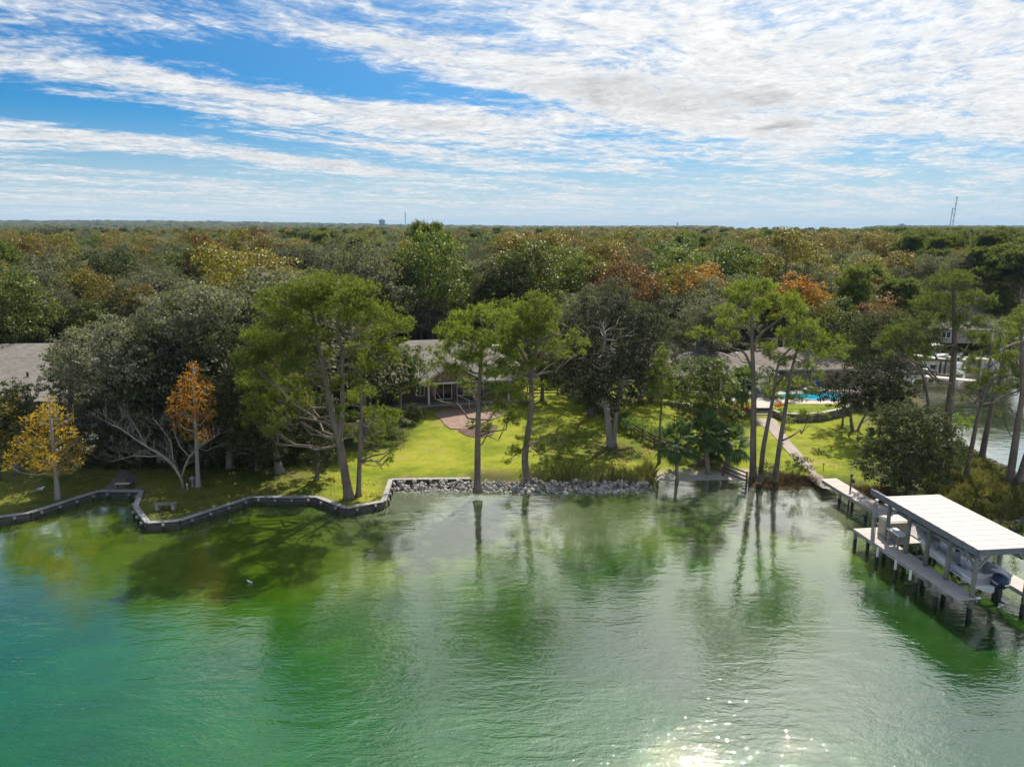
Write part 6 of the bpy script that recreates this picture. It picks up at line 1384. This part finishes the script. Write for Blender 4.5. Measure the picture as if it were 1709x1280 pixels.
# trees that stand out
random.seed(5)
def stand(key, px, top, Y, s, label):
    z = gz(PY(px, 500, Y).x, Y); x = PY(px, 500, Y).x; H = horizon_z(top, Y) - z
    src = KIND[key][0]; base_h = {'oak': 10.6, 'dark': 11.2, 'green': 12.3, 'hick': 13.3, 'russ': 11.4, 'oran': 12.4, 'pine': 13.7}[key]
    k = H / base_h; plant(key, x, Y, z, s * k * .9, label, 1.0 / s)
FORE = [('hick', 115, 418, 128, 1.35, 'broad olive yellow tree standing tallest at the far left'), ('hick', 60, 412, 134, .9, 'golden olive tree left of the broad one at the far left'), ('hick', 240, 396, 150, .8, 'green gold tree behind the grey oaks on the left'),
        ('hick', 385, 398, 120, 1.1, 'tall green gold tree left of the forked pine crown'), ('hick', 430, 432, 104, 1.1, 'olive yellow tree directly above the forked pine'), ('green', 5, 480, 88, 1.0, 'light green tree cut by the left edge'),
        ('oran', 1172, 428, 104, 1.25, 'orange maple left of the round topped pine'), ('oran', 1325, 444, 100, 1.3, 'bright orange maple behind the pine trio'), ('oran', 1365, 462, 97, .9, 'amber maple beside the bright orange one'),
        ('russ', 1455, 452, 112, 1.2, 'reddish olive tree above the domed tree'), ('hick', 1080, 425, 150, 1.0, 'olive yellow tree in the middle of the woods'), ('green', 1110, 465, 100, .9, 'green tree above the low brown roof'),
        ('oak', 1165, 480, 97, 1.1, 'grey rounded oak behind the white chimney'), ('pine', 1420, 428, 150, 1.2, 'rounded pine left of the big pines at the upper right'), ('pine', 1640, 398, 130, 1.5, 'broad dark pine at the upper right edge of the woods'), ('pine', 1700, 392, 124, 1.5, 'wide dark pine at the right edge'), ('pine', 1560, 408, 150, 1.3, 'tall pine behind the thick trunked one'),
        ('hick', 575, 384, 330, 1.0, 'yellow tree sticking up on the skyline left of the water tower'), ('oran', 490, 380, 330, .9, 'amber tree on the skyline left of centre'), ('russ', 440, 372, 330, .8, 'brown tree poking above the skyline at the left'),
        ('oak', 95, 372, 330, 1.2, 'dark rounded tree breaking the far left skyline'), ('oak', 1000, 480, 92, 1.0, 'grey oak right behind the magnolia'), ('dark', 1060, 490, 96, .8, 'dark vine draped tree beside the orange maple'), ('dark', 1235, 500, 98, 1.0, 'dark evergreen behind the terrace pine'), ('dark', 1160, 520, 93, .8, 'dark evergreen by the white chimney'),
        ('oak', 470, 470, 92, 1.1, 'russet tinged oak at the left shoulder of the forked pine'), ('oak', 700, 480, 100, 1.1, 'grey oak above the ridge of the middle house'), ('oak', 790, 470, 108, 1.0, 'grey oak behind the straight pine'), ('oak', 900, 468, 110, 1.1, 'rounded grey oak behind the crooked pine'),
        ('russ', 20, 408, 190, .9, 'rust red tree at the extreme left of the woods'), ('oran', 655, 432, 190, .7, 'small orange tree in the woods above the forked pine'), ('oran', 880, 420, 230, .7, 'orange tree deep in the woods near the centre')]
taken = []
FORE += [('pine', 1500, 452, 112, 1.1, 'pine on the far channel bank left of the thick trunked pine'), ('pine', 1668, 470, 124, 1.2, 'pine on the far bank just right of the thick trunked one'), ('pine', 1700, 500, 119, 1.2, 'spreading pine on the far bank at the right edge'), ('green', 1540, 480, 126, 1.1, 'leafy green tree on the far channel bank'), ('dark', 1610, 500, 128, 1.0, 'dark evergreen on the far bank behind the low grey roof'), ('hick', 1470, 440, 128, 1.0, 'olive gold tree over the channel head')]
for f in FORE: stand(*f); taken.append((PY(f[1], 500, f[2]).x, f[2]))
HOUSES = [(-60, -33, 60, 94), (-19, 8, 70, 94), (13, 44, 68, 96), (62, 80, 108, 130), (82, 104, 122, 140)]
def free(x, y):
    if y < 128:
        if not inside(np.array([x]), np.array([y]), OUT)[0]: return False
        if seg_dist(np.array([x]), np.array([y]), nat)[0] < 2.5: return False
    for a, b_, c, d in HOUSES:
        if a < x < b_ and c < y < d: return False
    if 8 < x < 44 and y < 97: return False
    if 100 < x and 150 < y < 245 and x < 430: return x < 116 and y < 225 or y > 238
    return True
def kind_for(x, y, rnd):
    n1 = noise.noise(Vector((x * .018, y * .018, 1.7))); n2 = noise.noise(Vector((x * .03, y * .03, 9.1))); side = x / max(y, 1)
    w_ = {'oak': 1.6 + 1.6 * (side < .1) - 1.2 * n1, 'dark': .45, 'green': .7 + .8 * n1, 'hick': .7 + 2.8 * max(0, n1) + .9 * (side > .05), 'russ': .22 + 1.0 * max(0, n2), 'oran': .06 + .7 * max(0, n2 - .1) * (side > .0), 'pine': .45 + 2.2 * (side > .48) + 1.3 * max(0, -n2)}
    if y > 600: w_['oran'] = .03
    tot = sum(max(0, v) for v in w_.values()); r_ = rnd.random() * tot
    for k_, v in w_.items():
        r_ -= max(0, v)
        if r_ <= 0: return k_
    return 'oak'
rnd = random.Random(21)
cand = []
y = 62.0
while y < 4300:
    sp = 6.6 + .002 * y + (0 if y < 900 else (y - 900) * .007); half = .80 * y + 12
    x = -half + rnd.uniform(0, sp)
    while x < half:
        xx_, yy_ = x + rnd.uniform(-.33, .33) * sp, y + rnd.uniform(-.33, .33) * sp
        ok = free(xx_, yy_) and not any(abs(xx_ - a) < 3.6 and abs(yy_ - b_) < 3.6 for a, b_ in taken)
        if yy_ < 84 and xx_ > -11.5: ok = False
        if yy_ < 61: ok = False
        ang = math.degrees(math.atan2(xx_, yy_))
        if yy_ > 1150 and 16.6 < ang < 25.4: ok = False
        if ok: cand.append((xx_, yy_, sp))
        x += sp
    y += sp * .92
cand.sort(key=lambda c: c[1])
near = cand[:300]; rest = cand[300:]
first = {}
for x, y, sp in near:
    k_ = kind_for(x, y, rnd); s = rnd.choice((rnd.uniform(.66, .9), rnd.uniform(.85, 1.12))) if y > 125 else rnd.choice((rnd.uniform(.75, .95), rnd.uniform(1.0, 1.3)))
    src = next((q for q in KIND[k_] if q.name not in first), None)
    if src is not None:
        first[src.name] = 1; src.location = (x, y, gz(x, y)); src.scale = (s, s, s)      # the prototype itself takes its place in the wood
    else: plant(k_, x, y, gz(x, y), s)
# the rest as one wood: points carrying the kind, instanced from the crowns above
GK = bpy.data.collections.new('wood crowns'); names = []
for i, (k_, t) in enumerate(WOODS):
    c_ = [o for o in t.children if o.name.startswith('foliage')][0]
    c_.name = 'foliage_%02d' % i if False else c_.name
    names.append((c_, k_))
me = bpy.data.meshes.new('distant_woods'); me.vertices.add(len(rest))
co = np.array([(x, y, gz(x, y) if y < 0 else 0) for x, y, _ in rest], np.float32)
co[:, 2] = Gz(co[:, 0], co[:, 1]); me.vertices.foreach_set('co', co.ravel())
order = {}
for i, (k_, _t) in enumerate(WOODS): order.setdefault(k_, []).append(i)
kid = np.array([rnd.choice(order[kind_for(x, y, rnd)]) for x, y, _ in rest], np.int32)
a = me.attributes.new('kind', 'INT', 'POINT'); a.data.foreach_set('value', kid)
sc = np.array([rnd.choice((rnd.uniform(.62, .95), rnd.uniform(.9, 1.28))) * max(1.0, sp / 8.6) for _, y, sp in rest], np.float32)
scz = sc / np.maximum(1.0, np.array([sp / 8.6 for _, _, sp in rest], np.float32)) ** .85
a = me.attributes.new('size', 'FLOAT_VECTOR', 'POINT'); a.data.foreach_set('vector', np.column_stack([sc, sc, scz]).astype(np.float32).ravel())
a = me.attributes.new('turn', 'FLOAT', 'POINT'); a.data.foreach_set('value', np.array([rnd.uniform(0, 6.28) for _ in rest], np.float32))
wo = tag(link('distant_woods', me), 'woods of mixed oaks and pines stretching to the horizon', 'woods', kind='stuff')
ng = bpy.data.node_groups.new('distant woods', 'GeometryNodeTree'); ng.interface.new_socket('Geometry', in_out='INPUT', socket_type='NodeSocketGeometry'); ng.interface.new_socket('Geometry', in_out='OUTPUT', socket_type='NodeSocketGeometry')
gi = ng.nodes.new('NodeGroupInput'); go = ng.nodes.new('NodeGroupOutput'); jn = ng.nodes.new('GeometryNodeJoinGeometry')
def nattr(nm, ty):
    n = ng.nodes.new('GeometryNodeInputNamedAttribute'); n.data_type = ty; n.inputs[0].default_value = nm; return [o for o in n.outputs if o.enabled][0]
ka, sa_, ta = nattr('kind', 'INT'), nattr('size', 'FLOAT_VECTOR'), nattr('turn', 'FLOAT')
cx = ng.nodes.new('ShaderNodeCombineXYZ'); ng.links.new(ta, cx.inputs[2])
for i, (c_, k_) in enumerate(names):
    oi = ng.nodes.new('GeometryNodeObjectInfo'); oi.transform_space = 'ORIGINAL'; oi.inputs['Object'].default_value = c_; oi.inputs['As Instance'].default_value = True
    cmp = ng.nodes.new('FunctionNodeCompare'); cmp.data_type = 'INT'; cmp.operation = 'EQUAL'
    ins = [s for s in cmp.inputs if s.enabled]; ng.links.new(ka, ins[0]); ins[1].default_value = i
    ip = ng.nodes.new('GeometryNodeInstanceOnPoints'); ng.links.new(gi.outputs[0], ip.inputs['Points']); ng.links.new(cmp.outputs[0], ip.inputs['Selection']); ng.links.new(oi.outputs['Geometry'], ip.inputs['Instance'])
    ng.links.new(cx.outputs[0], ip.inputs['Rotation']); ng.links.new(sa_, ip.inputs['Scale']); ng.links.new(ip.outputs[0], jn.inputs[0])
ng.links.new(jn.outputs[0], go.inputs[0])
md = wo.modifiers.new('woods', 'NODES'); md.node_group = ng
print('tris', sum(len(m_.polygons) * (1 if len(m_.polygons) and m_.polygons[0].loop_total == 3 else 2) for m_ in bpy.data.meshes))
print('woods', len(near), len(rest))
# undergrowth at the edge of the woods
und = scatter_px(9000, [(-200, 800), (60, 770), (180, 778), (380, 775), (560, 770), (560, 750), (300, 740), (-200, 740)], .9, -.6)
grass('undergrowth', 'dark undergrowth beneath the left oaks', 'undergrowth', und, M['oak_dark'], .8, .14, .7)

# ------------------------------------------------------------------ haze
hm = bpy.data.materials.new('haze'); hm.use_nodes = True; nt = hm.node_tree; nt.nodes.clear()
pv = nt.nodes.new('ShaderNodeVolumePrincipled'); pv.inputs['Density'].default_value = 0.00008; pv.inputs['Color'].default_value = (0.50, 0.74, 1.0, 1); pv.inputs['Anisotropy'].default_value = 0.0
mo = nt.nodes.new('ShaderNodeOutputMaterial'); nt.links.new(pv.outputs[0], mo.inputs['Volume'])
mb = MB(); mb.box((0, 6000, 60), (22000, 15000, 130)); tag(mb.build('haze', hm), kind='stuff')
